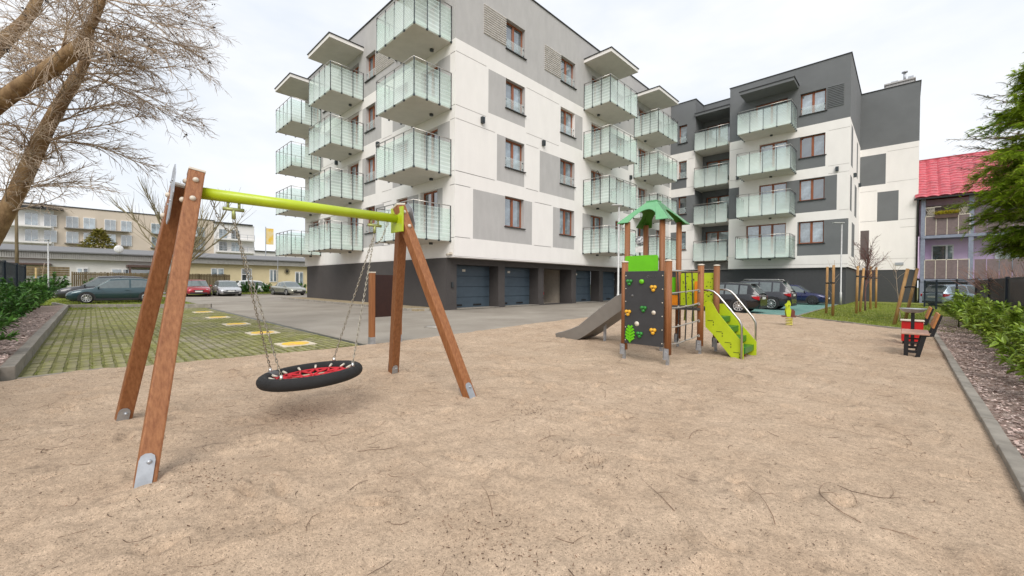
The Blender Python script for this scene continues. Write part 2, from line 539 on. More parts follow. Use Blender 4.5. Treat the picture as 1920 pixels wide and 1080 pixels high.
for x0 in (-3.80, -13.2, -20.25):
    put_canopy(mb_t, (x0, 0, 16.45), 0, 3.55, 2.2)
louvre(mb_t, (-8.0, 0, 14.3), 0, 2.25, 1.6, M("pale_louvre", (.62, .59, .565), .7))
lamp_box(mb_t, (-7.6, 0, 9.9), 0); lamp_box(mb_t, (-13.7, 0, 10.0), 0)
# --- garage facade (faces +X)
hr, wins = [], []
for r, (zb, zt) in enumerate(ROWS):
    for y0, y1 in ((3.5, 5.04), (8.45, 10.02), (15.4, 16.55), (22.5, 23.5)):
        hr.append((y0, y1, zb, zt, .3)); wins.append((y0, zb, y1 - y0, zt - zb, r))
    for y0, y1 in ((12.0, 13.6), (19.0, 20.65)): hr.append((y0, y1, FLOOR[r] + .38, zt + .02, .3))
pan = [(0, 25.35, 13.38, 18, 1), (2.2, 5.08, 10.40, 12.70, 1), (8.45, 10.9, 10.45, 12.7, 1), (14.3, 17.3, 10.4, 12.7, 1),
       (2.85, 5.05, 6.95, 9.45, 1), (6.43, 10.03, 6.92, 9.42, 1), (16.6, 17.9, 6.95, 9.42, 1),
       (1.18, 5.76, 3.66, 6.2, 1), (7.76, 10.04, 3.66, 6.2, 1), (11.0, 12.0, 3.66, 6.22, 1), (20.65, 22.5, 3.66, 6.2, 1), (23.6, 25.3, 6.95, 9.4, 1), (23.6, 25.3, 10.4, 12.7, 1)]
gr = [(.03, .98, 3.66), (5.95, 7.6, 3.66), (.03, 1.0, 6.24), (6.0, 7.6, 6.24), (.03, 2.7, 6.92), (5.2, 6.3, 6.92), (.03, 2.7, 9.48), (5.2, 6.3, 9.48),
      (.03, 2.05, 10.14), (5.2, 8.3, 10.14), (.03, 2.05, 12.76), (5.2, 8.3, 12.76), (11.1, 11.9, 6.92), (11.1, 11.9, 10.14), (14.6, 15.2, 6.92)]
facade("facade_wall", mb_t, (0, 0, 0), Q, 25.35, 2.72, 18.0, hr, pan, [WHITE, LGREY], gr)
for y, z, w, h, r in wins: put_window(mb_t, (0, y, z), Q, w, h, guard=(r != 0))
for r in range(4):
    for y0, y1 in ((12.0, 13.6), (19.0, 20.65)):
        put_window(mb_t, (0, y0, FLOOR[r] + .38), Q, y1 - y0, ROWS[r][1] + .02 - FLOOR[r] - .38, 2, door=True)
    for y0 in (11.05, 18.2):
        put_balcony(mb_t, (0, y0, FLOOR[r]), Q, 3.65, 2.05)
        lm = MB(); lm.cyl((0, 0, 0), (0, 0, -.1), .1, 12); lm.build("ceiling_lamp", STEELD, mb_t, (.35, y0 + 1.3, FLOOR[r]))
for y0 in (11.02, 18.15): put_canopy(mb_t, (0, y0, 16.45), Q, 3.7, 2.1)
LOUV = M("pale_louvre", (.62, .59, .565), .7)
louvre(mb_t, (0, 1.84, 14.4), Q, 1.62, 1.57, LOUV); louvre(mb_t, (0, 6.80, 14.4), Q, 1.62, 1.57, LOUV)
for y, z in ((1.75, 9.85), (6.7, 9.9), (17.6, 9.9)): lamp_box(mb_t, (0, y, z), Q)
# --- hidden walls, end wall, roof and parapet
mb = MB(); mb.box(A0, -.4, .4, 26.0, 2.72, 17.6, 0); mb.box(A0 + .001, A0 + .3, .001, 26, 2.721, 17.99, 1)
mb.build("end_wall", [WHITE, WHITE], mb_t)
mb = MB(); mb.box(A0 + .2, -.2, .2, 25.2, 17.5, 17.7); mb.build("roof", ROOFGREY, mb_t)
mb = MB()
mb.box(A0 - .06, .06, -.06, .34, 18.0, 18.05); mb.box(-.34, .06, .34, 25.34, 18.0, 18.05); mb.box(A0 - .06, A0 + .34, .34, 26, 18.0, 18.05)
mb.build("roof_coping", COPING, mb_t)
mb = MB(); mb.box(A0 + .36, -.02, .012, .5, 2.66, 2.716); mb.box(-.7, -.012, .5, 25.3, 2.66, 2.716); mb.build("overhang_soffit", WHITE, mb_t)
# --- plinth with the garages
hg = []
gy = [(.67, 3.66), (4.18, 7.17), (7.70, 10.71), (11.25, 14.26), (14.80, 17.80), (18.34, 21.34)]
for i, (y0, y1) in enumerate(gy): hg.append((y0, y1, .02, 2.34, .75 if i != 2 else 1.0))
facade("plinth_wall", mb_t, (-.67, 0, 0), Q, 25.6, 0, 2.66, hg, [], [BGREY])
facade("plinth_wall", mb_t, (A0 + .42, .012, 0), 0, 20.1 - .42 - .67, 0, 2.66, [], [], [BGREY])
mb = MB(); mb.box(A0 + .42, A0 + .6, .02, 25, 0, 2.66); mb.build("plinth_wall", BGREY, mb_t)
for y0, y1 in ((0, .67), (3.66, 4.18), (7.17, 7.70), (10.71, 11.25), (14.26, 14.8), (17.8, 18.34)):
    mb = MB(); mb.box(-.70, -.645, y0 + .001, y1 - .001, 0, .33); mb.build("pier_base", BGREY, mb_t)
slat = MB(); slat.box(-.03, 0, .012, 2.98, .012, .558); slat_me = slat.mesh("door_panel", GARAGE, .012, 1)
for i, (y0, y1) in enumerate(gy):
    if i == 2: continue
    d = MB(); d.box(-.06, -.032, 0, y1 - y0, 0, 2.34)
    dr = d.build("garage_door", GARAGE, mb_t, (-1.40, y0, .02))
    for k in range(4): link("door_panel", slat_me, dr, (0, 0, k * .58), 0, True)
    pl = MB(); pl.box(.002, .012, .95, 1.17, 1.98, 2.10); pl.build("number_plate", PLASTICW, dr, rel=True)
    for a in (.35, 1.75): v = MB(); v.box(.002, .014, a, a + .6, .10, .2); v.build("vent_grille", BLACKM, dr, rel=True)
    t = MB(); t.box(-.05, .85, .02, y1 - y0 - .02, .0, .02); t.build("threshold", CONC, dr, rel=True)
mb = MB()                                              # parking hall behind the open doorway
HALL = M("parking_hall_paint", (0.50, 0.44, 0.37), 0.85, var=.06)
mb.box(-9.2, -9.0, 5.0, 13.5, 0, 2.6); mb.box(-9, -1.7, 4.8, 5.0, 0, 2.6); mb.box(-9, -1.7, 10.9, 11.1, 0, 2.6); mb.box(-9, -1.7, 5, 11, 2.5, 2.6); mb.box(-9, -.68, 5, 10.9, -.04, .012)
mb.build("parking_hall", HALL, mb_t)
mb = MB(); mb.box(-.645, -.60, .30, .42, 1.15, 1.42); mb.build("intercom_panel", STEELD, mb_t, (0, 0, 0))
mb = MB(); mb.box(-.12, .0, -.06, .06, -.05, .05); mb.cyl((-.12, 0, -.02), (-.36, -.05, -.06), .05, 10); mb.build("security_camera", PLASTICW, mb_t, (-.15, -.06, 2.85))

# ================================================================= right wing
wg = thing("apartment_wing", "white and dark grey apartment wing with recessed loggias right of the garages", "building", (13.0, 25.35, 0))
WB = 25.35
h1, w1 = [], []
for r, (zb, zt) in enumerate(ROWS):
    h1.append((.75, 1.50, zb, zt, .3)); w1.append((.75, zb, .75, zt - zb))
facade("facade_wall", wg, (0, WB, 0), 0, 2.23, 2.72, 18.0, h1,
       [(0, 2.23, 13.45, 18, 1), (.1, 1.5, 10.2, 11.08, 1), (.75, 2.23, 6.93, 9.46, 1), (.1, .75, 6.93, 9.46, 1), (.1, .75, 3.66, 6.2, 1)], [WHITE, DGREY],
       [(.05, 2.2, 3.66), (1.6, 2.2, 6.3), (1.6, 2.2, 10.2), (1.6, 2.2, 12.76)])
for x, z, w, h in w1: put_window(wg, (x, WB, z), 0, w, h, 1)
BX = 5.08
h2, w2 = [], []
for r, (zb, zt) in enumerate(ROWS): h2.append((10.02 - BX, 11.58 - BX, zb, zt, .3)); w2.append((10.02, zb, 1.56, zt - zb, r))
dx = [(6.4, 9.2, 3), (7.3, 9.2, 2), (7.3, 9.2, 2), (7.0, 9.2, 2)]
for r in range(4): h2.append((dx[r][0] - BX, dx[r][1] - BX, FLOOR[r] + .38, ROWS[r][1] + .04, .3))
P = lambda a, b, c, d, m=1: (a - BX, b - BX, c, d, m)
facade("facade_wall", wg, (BX, WB, 0), 0, 13 - BX, 2.72, 18.0, h2,
       [P(5.08, 13, 13.45, 18), P(9.2, 11.6, 10.2, 11.08), P(9.2, 10.02, 10.2, 12.72), P(5.08, 5.85, 6.93, 9.55), P(9.2, 12.3, 6.9, 9.46), P(9.95, 12.98, 3.63, 6.22)], [WHITE, DGREY],
       [(.03, .85, 3.66), (.85, 7.9, 2.95), (.85, 1.3, 6.3), (.03, 1.0, 10.2), (.03, 1.0, 12.76), (6.7, 7.9, 10.16), (6.7, 7.9, 9.6), (6.7, 7.9, 12.76), (7.35, 7.9, 6.86)])
for x, z, w, h, r in w2: put_window(wg, (x, WB, z), 0, w, h, 2, guard=(r == 3))
for r in range(4): put_window(wg, (dx[r][0], WB, FLOOR[r] + .38), 0, dx[r][1] - dx[r][0], ROWS[r][1] + .04 - FLOOR[r] - .38, dx[r][2], door=True)
for r in range(4):
    put_balcony(wg, (6.2, WB, FLOOR[r]), 0, 3.6, 2.05, 4, 4)
    lm = MB(); lm.cyl((0, 0, 0), (0, 0, -.1), .1, 12); lm.build("ceiling_lamp", STEELD, wg, (8.2, WB - .35, FLOOR[r]))
put_canopy(wg, (6.3, WB, 16.45), 0, 3.6, 1.85, DGREY)
louvre(wg, (11.70, WB, 14.42), 0, .92, 1.6, M("grey_louvre", (.19, .20, .21), .7))
lamp_box(wg, (5.75, WB, 10.35), 0); lamp_box(wg, (12.3, WB, 9.85), 0)
# loggia: sides, back wall with doors, slabs and railings
LB = 27.3
mb = MB(); mb.box(2.21, 2.228, WB + .002, LB, 2.72, 18, 0); mb.box(5.082, 5.1, WB + .002, LB, 2.72, 18, 0); mb.build("loggia_side_wall", WHITE, wg)
for z0, z1 in ((13.45, 18.0), (6.93, 9.9)):
    for x0 in (2.229, 5.065):
        mb = MB(); mb.box(x0, x0 + .016, WB + .004, LB - .002, z0, z1); mb.build("loggia_side_cladding", DGREY, wg)
hb = [(.30, 2.35, FLOOR[r] + .38, ROWS[r][1] + .02, .3) for r in range(4)]
facade("loggia_back_wall", wg, (2.245, LB, 0), 0, 2.82, 2.72, 18, hb, [(0, 2.82, 3.6, 18, 1)], [WHITE, DGREY])
for r in range(4): put_window(wg, (2.245 + .30, LB, FLOOR[r] + .38), 0, 2.05, ROWS[r][1] + .02 - FLOOR[r] - .38, 2, door=True)
slab, gf, gs, post, rail = balcony_meshes(2.8, 1.2, 3, 2)
for r in range(4):
    sb = MB(); sb.box(.01, 2.79, -.25, 1.9, 0, .30)
    o = sb.build("loggia_floor", SOFFIT, wg, (2.25, WB, FLOOR[r]))
    for k in range(3): link("glass_panel", gf, o, (.02 + k * 2.8 / 3, -.28, .03), 0, True)
    for k in range(4): link("railing_post", post, o, (.03 + k * 2.74 / 3, -.255, 0), 0, True)
    rr = MB(); rr.tube([(0, -.26, 1.76), (2.8, -.26, 1.76)], .026, 8); rr.build("handrail", STEEL, o, rel=True)
mb = MB(); mb.box(2.25, 5.06, WB - .15, LB, 16.42, 16.62, 0); mb.box(2.2, 5.075, WB - .2, LB, 16.622, 16.68, 1); mb.build("loggia_canopy", [DGREY, COPING], wg)
# side face, rear block
sp = [(0, 8.95, 13.4, 18, 1), (.9, 2.2, 10.2, 13.2, 1), (5.6, 6.6, 10.2, 13.1, 1), (.6, 1.9, 6.9, 9.46, 1), (4.2, 6.0, 6.9, 9.4, 1), (0.0, .02, 3.63, 6.2, 1), (2.3, 4.6, 3.6, 6.2, 1)]
facade("side_wall", wg, (13, WB, 0), Q, 8.95, 2.72, 18, [], sp, [WHITE, DGREY])
lamp_box(wg, (13, WB + 3.0, 9.85), Q); lamp_box(wg, (13, WB + 7.6, 9.9), Q)
facade("rear_block_wall", wg, (13, 34.3, 0), 0, 3.65, 2.72, 18, [],
       [(0, 3.65, 13.17, 18, 1), (0, 1.66, 10.0, 12.58, 1), (1.16, 2.48, 6.84, 9.35, 1), (.1, .67, 3.63, 6.15, 2)], [WHITE, DGREY, BROWNG],
       [(.8, 3.6, 3.66), (2.6, 3.6, 6.24), (.05, 1.1, 6.92), (2.6, 3.6, 6.9), (.05, 1.1, 9.5), (1.75, 3.6, 10.1), (1.75, 3.6, 12.7)])
facade("rear_block_wall", wg, (16.65, 34.3, 0), Q, 9, 0, 18, [], [(0, 9, 13.17, 18, 1), (0, 9, 0, 2.7, 1)], [WHITE, DGREY])
mb = MB(); mb.box(.2, 2.1, WB + .3, 42, 2.72, 17.8); mb.box(5.2, 12.6, WB + .5, 42, 2.72, 17.8); mb.box(2.0, 5.4, LB + .4, 42, 2.72, 17.8); mb.box(12.6, 16.4, 34.7, 43, 2.72, 17.8)
mb.build("roof", ROOFGREY, wg)
mb = MB()
mb.box(-.05, 2.30, WB - .05, WB + .3, 18, 18.05); mb.box(2.2, 2.3, WB + .3, LB, 18, 18.05); mb.box(2.3, 5.05, LB - .05, LB + .25, 18, 18.05)
mb.box(5.02, 13.05, WB - .05, WB + .3, 18, 18.05); mb.box(12.7, 13.05, WB + .3, 34.2, 18, 18.05); mb.box(12.7, 16.71, 34.24, 34.55, 18, 18.05); mb.box(16.4, 16.71, 34.55, 43, 18, 18.05)
mb.build("roof_coping", COPING, wg)
mb = MB(); mb.box(14.5, 16.3, 35.6, 36.6, 17.8, 18.75); mb.box(14.42, 16.38, 35.5, 36.7, 18.75, 18.86)
ch = mb.build("chimney", [LGREY], wg)
pt = MB(); pt.cyl((15.7, 36, 18.85), (15.7, 36, 19.6), .09, 10); pt.cyl((15.7, 36, 19.6), (15.7, 36, 19.68), .2, 10)
pt.box(15.9, 16.25, 35.85, 36.2, 18.95, 19.15); pt.box(14.85, 15.3, 35.85, 36.15, 18.95, 19.05)
pt.cyl((14.95, 36, 18.8), (14.95, 36, 19), .04, 6); pt.cyl((15.2, 36, 18.8), (15.2, 36, 19), .04, 6); pt.cyl((16.05, 36, 18.8), (16.05, 36, 19), .04, 6)
o = pt.build("chimney_pipe", GALV, ch, (0, 0, 0), rel=True)
facade("plinth_wall", wg, (-.67, WB + .2, 0), 0, 13.55, 0, 2.70, [], [], [DGREY])
for ob in [o for o in bpy.data.objects if o.name.startswith("plinth_wall") and o.parent == wg]: ob.data.materials[0] = M("wing_plinth_grey", (0.062, 0.064, 0.067), .85, var=.06, bump=.1)
WPL = MATS["wing_plinth_grey"]
facade("plinth_wall", wg, (12.88, WB + .2, 0), Q, 8.75, 0, 2.70, [], [], [WPL])
facade("plinth_wall", wg, (12.88, 34.35, 0), 0, 3.7, 0, 2.70, [], [], [WPL])
mb = MB(); mb.box(-.6, 12.9, WB + .003, WB + .21, 2.70, 2.716); mb.build("overhang_soffit", WHITE, wg)
mb = MB(); mb.box(-.25, .25, -.05, 0, -.1, .12); mb.build("intake_vent", GALV, wg, (15.6, 34.3, 3.2))

# ================================================================= lilac house
LIL = M("lilac_render", (0.72, 0.56, 0.77), .85, var=.05, scale=1.2)
BLUEG = M("blue_grey_steel", (0.23, 0.255, 0.33), .5, .2)
RTILE = M("red_glazed_tile", (0.50, 0.085, 0.11), .3, var=.22, scale=2.5, coat=.3)
TINT = mesh_fabric("smoked_balcony_panel", (0.20, 0.15, 0.15), .82)
WWHITE = M("white_window_frame", (0.75, 0.75, 0.75), .4)
STONE = M("mixed_stone_wall", (0.22, 0.17, 0.15), .9, col2=(0.45, 0.38, 0.34), scale=9, ramp=(.4, .6))
lh = thing("lilac_house", "lilac house with pink red tiled roof and smoked glass balconies behind the wing", "house", (16.9, 35.6, 0))
mb = MB(); mb.box(16.75, 27, 36.0, 36.3, 2.0, 8.5, 0); mb.box(16.75, 27, 36.3, 44, 1.9, 8.3, 0); mb.box(16.62, 16.75, 34.4, 44, 2.0, 5.4, 0)
mb.build("wall", LIL, lh)
mb = MB(); mb.box(16.9, 19.4, 35.97, 36.0, 5.6, 8.0); mb.build("stone_facing", STONE, lh)
mb = MB(); mb.box(16.8, 27, 37.5, 37.7, 0, 1.9); mb.build("garage_back_wall", M("basement_wall", (0.10, 0.11, 0.13), .9), lh)
for x in (16.95, 19.55, 22.9):
    mb = MB(); mb.box(x - .13, x + .13, 34.35, 34.6, 0, 8.35); mb.build("column", BLUEG, lh)
for z in (1.72, 5.2):
    mb = MB(); mb.box(16.85, 23.0, 34.3, 36.0, z, z + .22); mb.build("balcony_floor", BLUEG, lh)
    for k in range(4):
        x0 = 17.10 + k * .60; mb = MB(); mb.box(x0, x0 + .55, 34.36, 34.385, z + .26, z + 1.72); mb.build("balcony_panel", TINT, lh)
    mb = MB()
    for k in range(5): mb.box(17.06 + k * .60, 17.10 + k * .60, 34.34, 34.4, z + .2, z + 1.78)
    mb.box(17.06, 19.46, 34.34, 34.4, z + 1.72, z + 1.78); mb.build("balcony_rail", PLASTICW, lh)
    for k in range(5):
        x0 = 19.75 + k * .62; mb = MB(); mb.box(x0, x0 + .58, 34.36, 34.385, z + .26, z + 1.72); mb.build("balcony_panel", TINT, lh)
mb = MB(); mb.box(17.5, 18.75, 35.90, 35.998, 2.0, 4.75); wf = mb.build("balcony_door", WWHITE, lh)
mb = MB(); mb.box(20.9, 22.2, 35.9, 35.998, 2.6, 4.4); wf2 = mb.build("window", WWHITE, lh)
for x0, x1, z0, z1 in ((17.58, 18.30, 2.1, 4.65), (18.42, 18.68, 2.1, 4.65), (20.98, 22.1, 2.7, 4.3)):
    mb = MB(); mb.box(x0, x1, 35.885, 35.9, z0, z1); mb.build("pane", WPANE, wf if x0 < 20 else wf2, rel=True)
for a, b in ((17.08, 17.55), (18.95, 19.42)):
    mb = MB()
    for k in range(5):
        u = a + k * .115; mb.bar((u, 34.45, 6.98), (min(u + .3, b), 34.45, 7.6), .03, .03); mb.bar((min(u + .3, b), 34.45, 6.98), (u, 34.45, 7.6), .03, .03)
    mb.box(a - .03, a, 34.42, 34.48, 6.9, 7.7); mb.box(b, b + .03, 34.42, 34.48, 6.9, 7.7); mb.box(a, b, 34.42, 34.48, 7.62, 7.7); mb.build("lattice_screen", PLASTICW, lh)
mb = MB(); mb.box(17.58, 17.95, 34.42, 34.48, 7.66, 7.72); mb.build("lattice_rail", PLASTICW, lh)
mb = MB(); mb.box(17.6, 18.85, 34.2, 34.42, 6.75, 7.05); mb.build("flower_box", M("planter_plastic", (.09, .05, .04), .7), lh)
# tiled roof: rows of arched tiles
tv, tf = [], []
nx, ny = 16 * 8, 15
for j in range(ny):
    for side in (0, 1):
        t = (j + side * .98) / ny
        for i in range(nx + 1):
            x = 16.45 + i * 10.6 / nx
            tv.append((x, 33.95 + 4.1 * t, 8.42 + 3.85 * t + .07 * abs(math.sin(i * PI / 8)) + (.075 if side == 0 else 0)))
    b = j * 2 * (nx + 1)
    for i in range(nx):
        tf.append((b + i, b + i + 1, b + nx + 2 + i, b + nx + 1 + i))
        if j: tf.append((b - nx - 1 + i, b - nx + i, b + i + 1, b + i))
o = fast("roof_tiles", tv, tf, RTILE, lh)
o['kind'] = 'stuff'
mb = MB(); mb.add([(16.5, 34.0, 8.36), (27, 34.0, 8.36), (27, 38.05, 12.2), (16.5, 38.05, 12.2), (16.5, 42.1, 8.36), (27, 42.1, 8.36)], [(0, 1, 2, 3), (3, 2, 5, 4), (0, 3, 4), (1, 5, 2)])
mb.tube([(16.42, 38.05, 12.28), (27, 38.05, 12.28)], .11, 8); mb.build("roof", RTILE, lh)
mb = MB(); mb.tube([(16.4, 33.88, 8.36), (27, 33.88, 8.36)], .08, 8); mb.tube([(16.62, 33.95, 8.3), (16.62, 34.25, 7.9), (16.62, 34.25, 0)], .06, 8)
mb.build("rain_gutter", COPING, lh)

# ================================================================= setting: ground, paving, sand
GRASS = M("grass_sward", (0.12, 0.17, 0.02), .9, col2=(0.28, 0.28, 0.055), scale=1.6, bump=.8, bscale=60, detail=8)
GROUND = M("rough_grass", (0.08, 0.10, 0.025), .95, col2=(0.19, 0.17, 0.06), scale=.6, bump=.5, bscale=20)
ASPH = M("drive_paving", (0.225, 0.195, 0.16), .8, col2=(0.33, 0.295, 0.25), scale=.35, bump=.2, bscale=140, detail=8)
TEAL = M("green_parking_paint", (0.09, 0.24, 0.21), .75, col2=(0.19, 0.33, 0.29), scale=1.6, bump=.2, detail=8)
def sand_material():
    """pale play sand: soft tone patches, darker organic dust, single light and dark grains, trodden relief"""
    m = M("play_sand", (0.405, 0.297, 0.208), .95, col2=(0.505, 0.386, 0.282), scale=1.3, detail=9, ramp=(.28, .72))
    n = m.node_tree.nodes; l = m.node_tree.links; b = n["Principled BSDF"]
    b.inputs["Specular IOR Level"].default_value = .2
    t = n["Texture Coordinate"]
    src = b.inputs["Base Color"].links[0].from_socket

    def noise(scale, detail, lo, hi, p0, p1, rough=.6):
        z = n.new("ShaderNodeTexNoise"); z.inputs["Scale"].default_value = scale; z.inputs["Detail"].default_value = detail; z.inputs["Roughness"].default_value = rough
        l.new(t.outputs["Object"], z.inputs["Vector"])
        r = n.new("ShaderNodeMapRange"); r.inputs[1].default_value = p0; r.inputs[2].default_value = p1; r.inputs[3].default_value = lo; r.inputs[4].default_value = hi
        l.new(z.outputs["Fac"], r.inputs[0]); return z, r
    for args in ((3.2, 10, .70, 1.0, .33, .43, .72), (5.5, 9, .93, 1.03, .34, .56), (34, 6, .84, 1.10, .36, .62), (90, 3, .40, 1.0, .31, .41), (140, 2, .35, 1.0, .31, .41), (150, 2, 1.0, 1.6, .60, .70)):
        z, r = noise(*args)
        mx_ = n.new("ShaderNodeMix"); mx_.data_type = 'RGBA'; mx_.blend_type = 'MULTIPLY'; mx_.inputs[0].default_value = 1
        l.new(src, mx_.inputs[6]); l.new(r.outputs[0], mx_.inputs[7]); src = mx_.outputs[2]
    l.new(src, b.inputs["Base Color"])
    z1, _ = noise(9, 5, 0, 1, 0, 1, .5); z2, _ = noise(95, 4, 0, 1, 0, 1)
    b1 = n.new("ShaderNodeBump"); b1.inputs["Strength"].default_value = .35; b1.inputs["Distance"].default_value = .06; l.new(z1.outputs["Fac"], b1.inputs["Height"])
    b2 = n.new("ShaderNodeBump"); b2.inputs["Strength"].default_value = .6; b2.inputs["Distance"].default_value = .012; l.new(z2.outputs["Fac"], b2.inputs["Height"]); l.new(b1.outputs["Normal"], b2.inputs["Normal"])
    l.new(b2.outputs["Normal"], b.inputs["Normal"])
    return m


SAND = sand_material()
SOILG = M("mossy_joint", (0.115, 0.12, 0.03), .95, col2=(0.22, 0.205, 0.08), scale=3.5, bump=.6, bscale=60, detail=7)
PAVER = M("paver_concrete", (0.24, 0.215, 0.15), .9, col2=(0.18, 0.178, 0.055), scale=.9, bump=.3, bscale=70, detail=7, island=.22, objvar=.22, ramp=(.36, .56))
BARKM = M("bark_mulch", (0.20, 0.125, 0.10), .95, col2=(0.42, 0.33, 0.28), scale=16, bump=.9, bscale=45, detail=6)
GRAVEL = M("tan_gravel", (0.26, 0.20, 0.12), .95, col2=(0.42, 0.34, 0.22), scale=14, bump=.6, bscale=50)


def sheet(name, poly, z, m):
    o = fast(name, [(x, y, z) for x, y in poly], [tuple(range(len(poly)))], m)
    return tag(o, kind='structure')


rect = lambda a, b, c, d: [(a, c), (b, c), (b, d), (a, d)]
sheet("ground", rect(-400, 400, -400, 400), -.06, GROUND)
sheet("driveway", rect(-36, 8.0, -8.15, 25.5), 0.0, ASPH)
sheet("parking_bay", rect(5.2, 12.42, 8.6, 25.5), 0.005, TEAL)
sheet("lawn", [(12.5, 6.0), (14.0, 4.0), (18.6, 4.0), (21.5, 20), (21.5, 34.4), (12.5, 34.4)], 0.005, GRASS)
sheet("verge", rect(-31.2, -18, -16.5, -13.6), 0.02, GRASS)
sheet("verge", rect(-37, -32.6, -16, 12), 0.03, GRASS)
tag(link("planting_strip", (lambda b: (b.box(-20.3, -.95, -1.55, .01, -.02, .09), b.mesh("planting_strip", GRAVEL))[1])(MB())), kind='structure')

# sand play area: relief with ridges, footprints and scuffs
L_EDGE = [(-20, 7.3), (-13.2, 7.15), (-12.6, 6.9), (-10.1, 7.23), (-9.0, 7.42), (-7.4, 7.39), (-6.0, 7.28), (-1.9, 6.78), (1.5, 6.6), (3, 6.48), (12, 6.35)]
F_EDGE = [(6, 9.85), (10.7, 9.68), (12.45, 9.36), (12.92, 8.23), (13.97, 7.32), (15.11, 6.0), (15.91, 5.25), (16.6, 4.6)]
rng = np.random.default_rng(3)


def vnoise(x, y, f, seed):
    r = np.random.default_rng(seed); g = r.random((256, 256))
    X = x * f + 50; Y = y * f + 50
    i = np.floor(X).astype(int); j = np.floor(Y).astype(int); u = X - i; v = Y - j
    u = u * u * (3 - 2 * u); v = v * v * (3 - 2 * v)
    a = g[i % 256, j % 256]; b = g[(i + 1) % 256, j % 256]; c = g[i % 256, (j + 1) % 256]; d = g[(i + 1) % 256, (j + 1) % 256]
    return (a * (1 - u) + b * u) * (1 - v) + (c * (1 - u) + d * u) * v - .5


xs = np.arange(6.3, 16.585, .034)
ys = np.concatenate([np.arange(-15.2, -6.5, .034), np.arange(-6.5, 9.9, .075)])
GX, GY = np.meshgrid(xs, ys)
Z = .035 * vnoise(GX, GY, .45, 1) + .028 * vnoise(GX, GY, 1.3, 2) + .026 * vnoise(GX, GY, 3.1, 4) + .020 * vnoise(GX, GY, 7.0, 5) + .012 * vnoise(GX, GY, 14, 6)
PITS = []
for k in range(620):
    px, py = rng.uniform(7.4, 16.4), rng.uniform(-14.4, 4)
    an = rng.uniform(0, PI); lx, ly = rng.uniform(.06, .14), rng.uniform(.025, .05); dp = rng.uniform(.015, .06)
    dx = GX - px; dy = GY - py; u = dx * math.cos(an) + dy * math.sin(an); v = -dx * math.sin(an) + dy * math.cos(an)
    r2 = (u / lx) ** 2 + (v / ly) ** 2
    Z += -dp * np.exp(-r2) + dp * .45 * np.exp(-(np.sqrt(r2) - 1.7) ** 2 * 2.2)
Z -= .05 * np.exp(-(((GX - 11.4) / .8) ** 2 + ((GY + 10.8) / .6) ** 2))          # hollow scuffed under the seat
for fx, fy in ((12.3, -12.17), (10.5, -12.2), (12.3, -9.33), (10.46, -9.3)):
    Z += .012 * np.exp(-((GX - fx) ** 2 + (GY - fy) ** 2) / .06)
Z = np.clip(Z + .040, .010, .15)
lim = np.interp(GY, [p[0] for p in L_EDGE], [p[1] for p in L_EDGE]) + .10 * vnoise(GX, GY, 2.0, 8) + .06 * vnoise(GX, GY, 7, 9)
far = np.interp(GX, [p[0] for p in F_EDGE], [p[1] for p in F_EDGE])
ok = (GX > lim) & (GY < far)
ed = np.minimum(np.minimum(GX - lim, far - GY), 16.62 - GX)
Z = np.where(ed < .25, .008 + (Z - .008) * np.clip(ed / .25, .12, 1), Z)
idx = np.arange(GX.size).reshape(GX.shape)
q = ok[:-1, :-1] & ok[1:, :-1] & ok[:-1, 1:] & ok[1:, 1:]
fa = np.stack([idx[:-1, :-1][q], idx[:-1, 1:][q], idx[1:, 1:][q], idx[1:, :-1][q]], -1)
used = np.zeros(GX.size, bool); used[fa.ravel()] = True
re = np.cumsum(used) - 1
vv = np.stack([GX.ravel(), GY.ravel(), Z.ravel()], -1)[used]
so = fast("sand", vv.tolist(), re[fa].tolist(), SAND, smooth=True)
tag(so, kind='structure')
sheet("sand_base", [(7.35, -15.2), (16.6, -15.2), (16.6, 4.5), (13, 8), (12.3, 9.2), (6.8, 9.5), (7.4, -6)], 0.0065, SAND)
sheet("sand_base", [(7.3, -40), (16.6, -40), (16.6, -15.1), (7.3, -15.1)], 0.03, SAND)


def ground_z(x, y):
    i = min(max(int((x - 6.3) / .034), 0), len(xs) - 1); j = min(int(np.searchsorted(ys, y)), len(ys) - 1)
    return float(Z[j, i])


# openwork pavers: the nearest ones are single pieces, the rest one part
pv = tag(fast("grass_paving", [(x, y, .002) for x, y in ((-13.4, -13.3), (7.5, -13.3), (7.5, -8.15), (-10, -8.15))], [(0, 1, 2, 3)], SOILG), kind='structure')
mb = MB(); mb.box(-.056, .056, -.052, .052, 0, .016); blk = mb.mesh("paver", PAVER, .006, 1)
rest = MB(); cand = []
a = 7.25
while a > -12.8:
    b = -13.08
    while b < -8.35:
        if a < np.interp(b, [p[0] for p in L_EDGE], [p[1] for p in L_EDGE]) + .1 and (a > -10 - (-8 - b) * .56 + .25):
            cand.append((a, b))
        b += .142
    a -= .150
cand.sort(key=lambda p: (p[0] - 15.97) ** 2 + (p[1] + 12.44) ** 2)
for i, (x, y) in enumerate(cand):
    j = random.uniform(-.010, .010); z = .002 + random.uniform(-.004, .004)
    if i < 296: link("paver", blk, pv, (x + j, y + j * .5, z), random.uniform(-.05, .05), True)
    else: rest.box(x - .055 + j, x + .055 + j, y - .051, y + .051, .0, .012 + random.uniform(0, .008))
o = rest.build("distant_pavers", PAVER, pv, rel=True); o['kind'] = 'stuff'
# slightly raised bay behind with the retaining kerb
mb = MB(); mb.add([(-10.1, -8.1, .05), (-13.2, -13.7, .05), (-24.5, -13.9, .05), (-24.5, -8.1, .05)], [(0, 1, 2, 3)])
tag(mb.build("upper_grass_paving", SOILG), kind='structure')
K = []


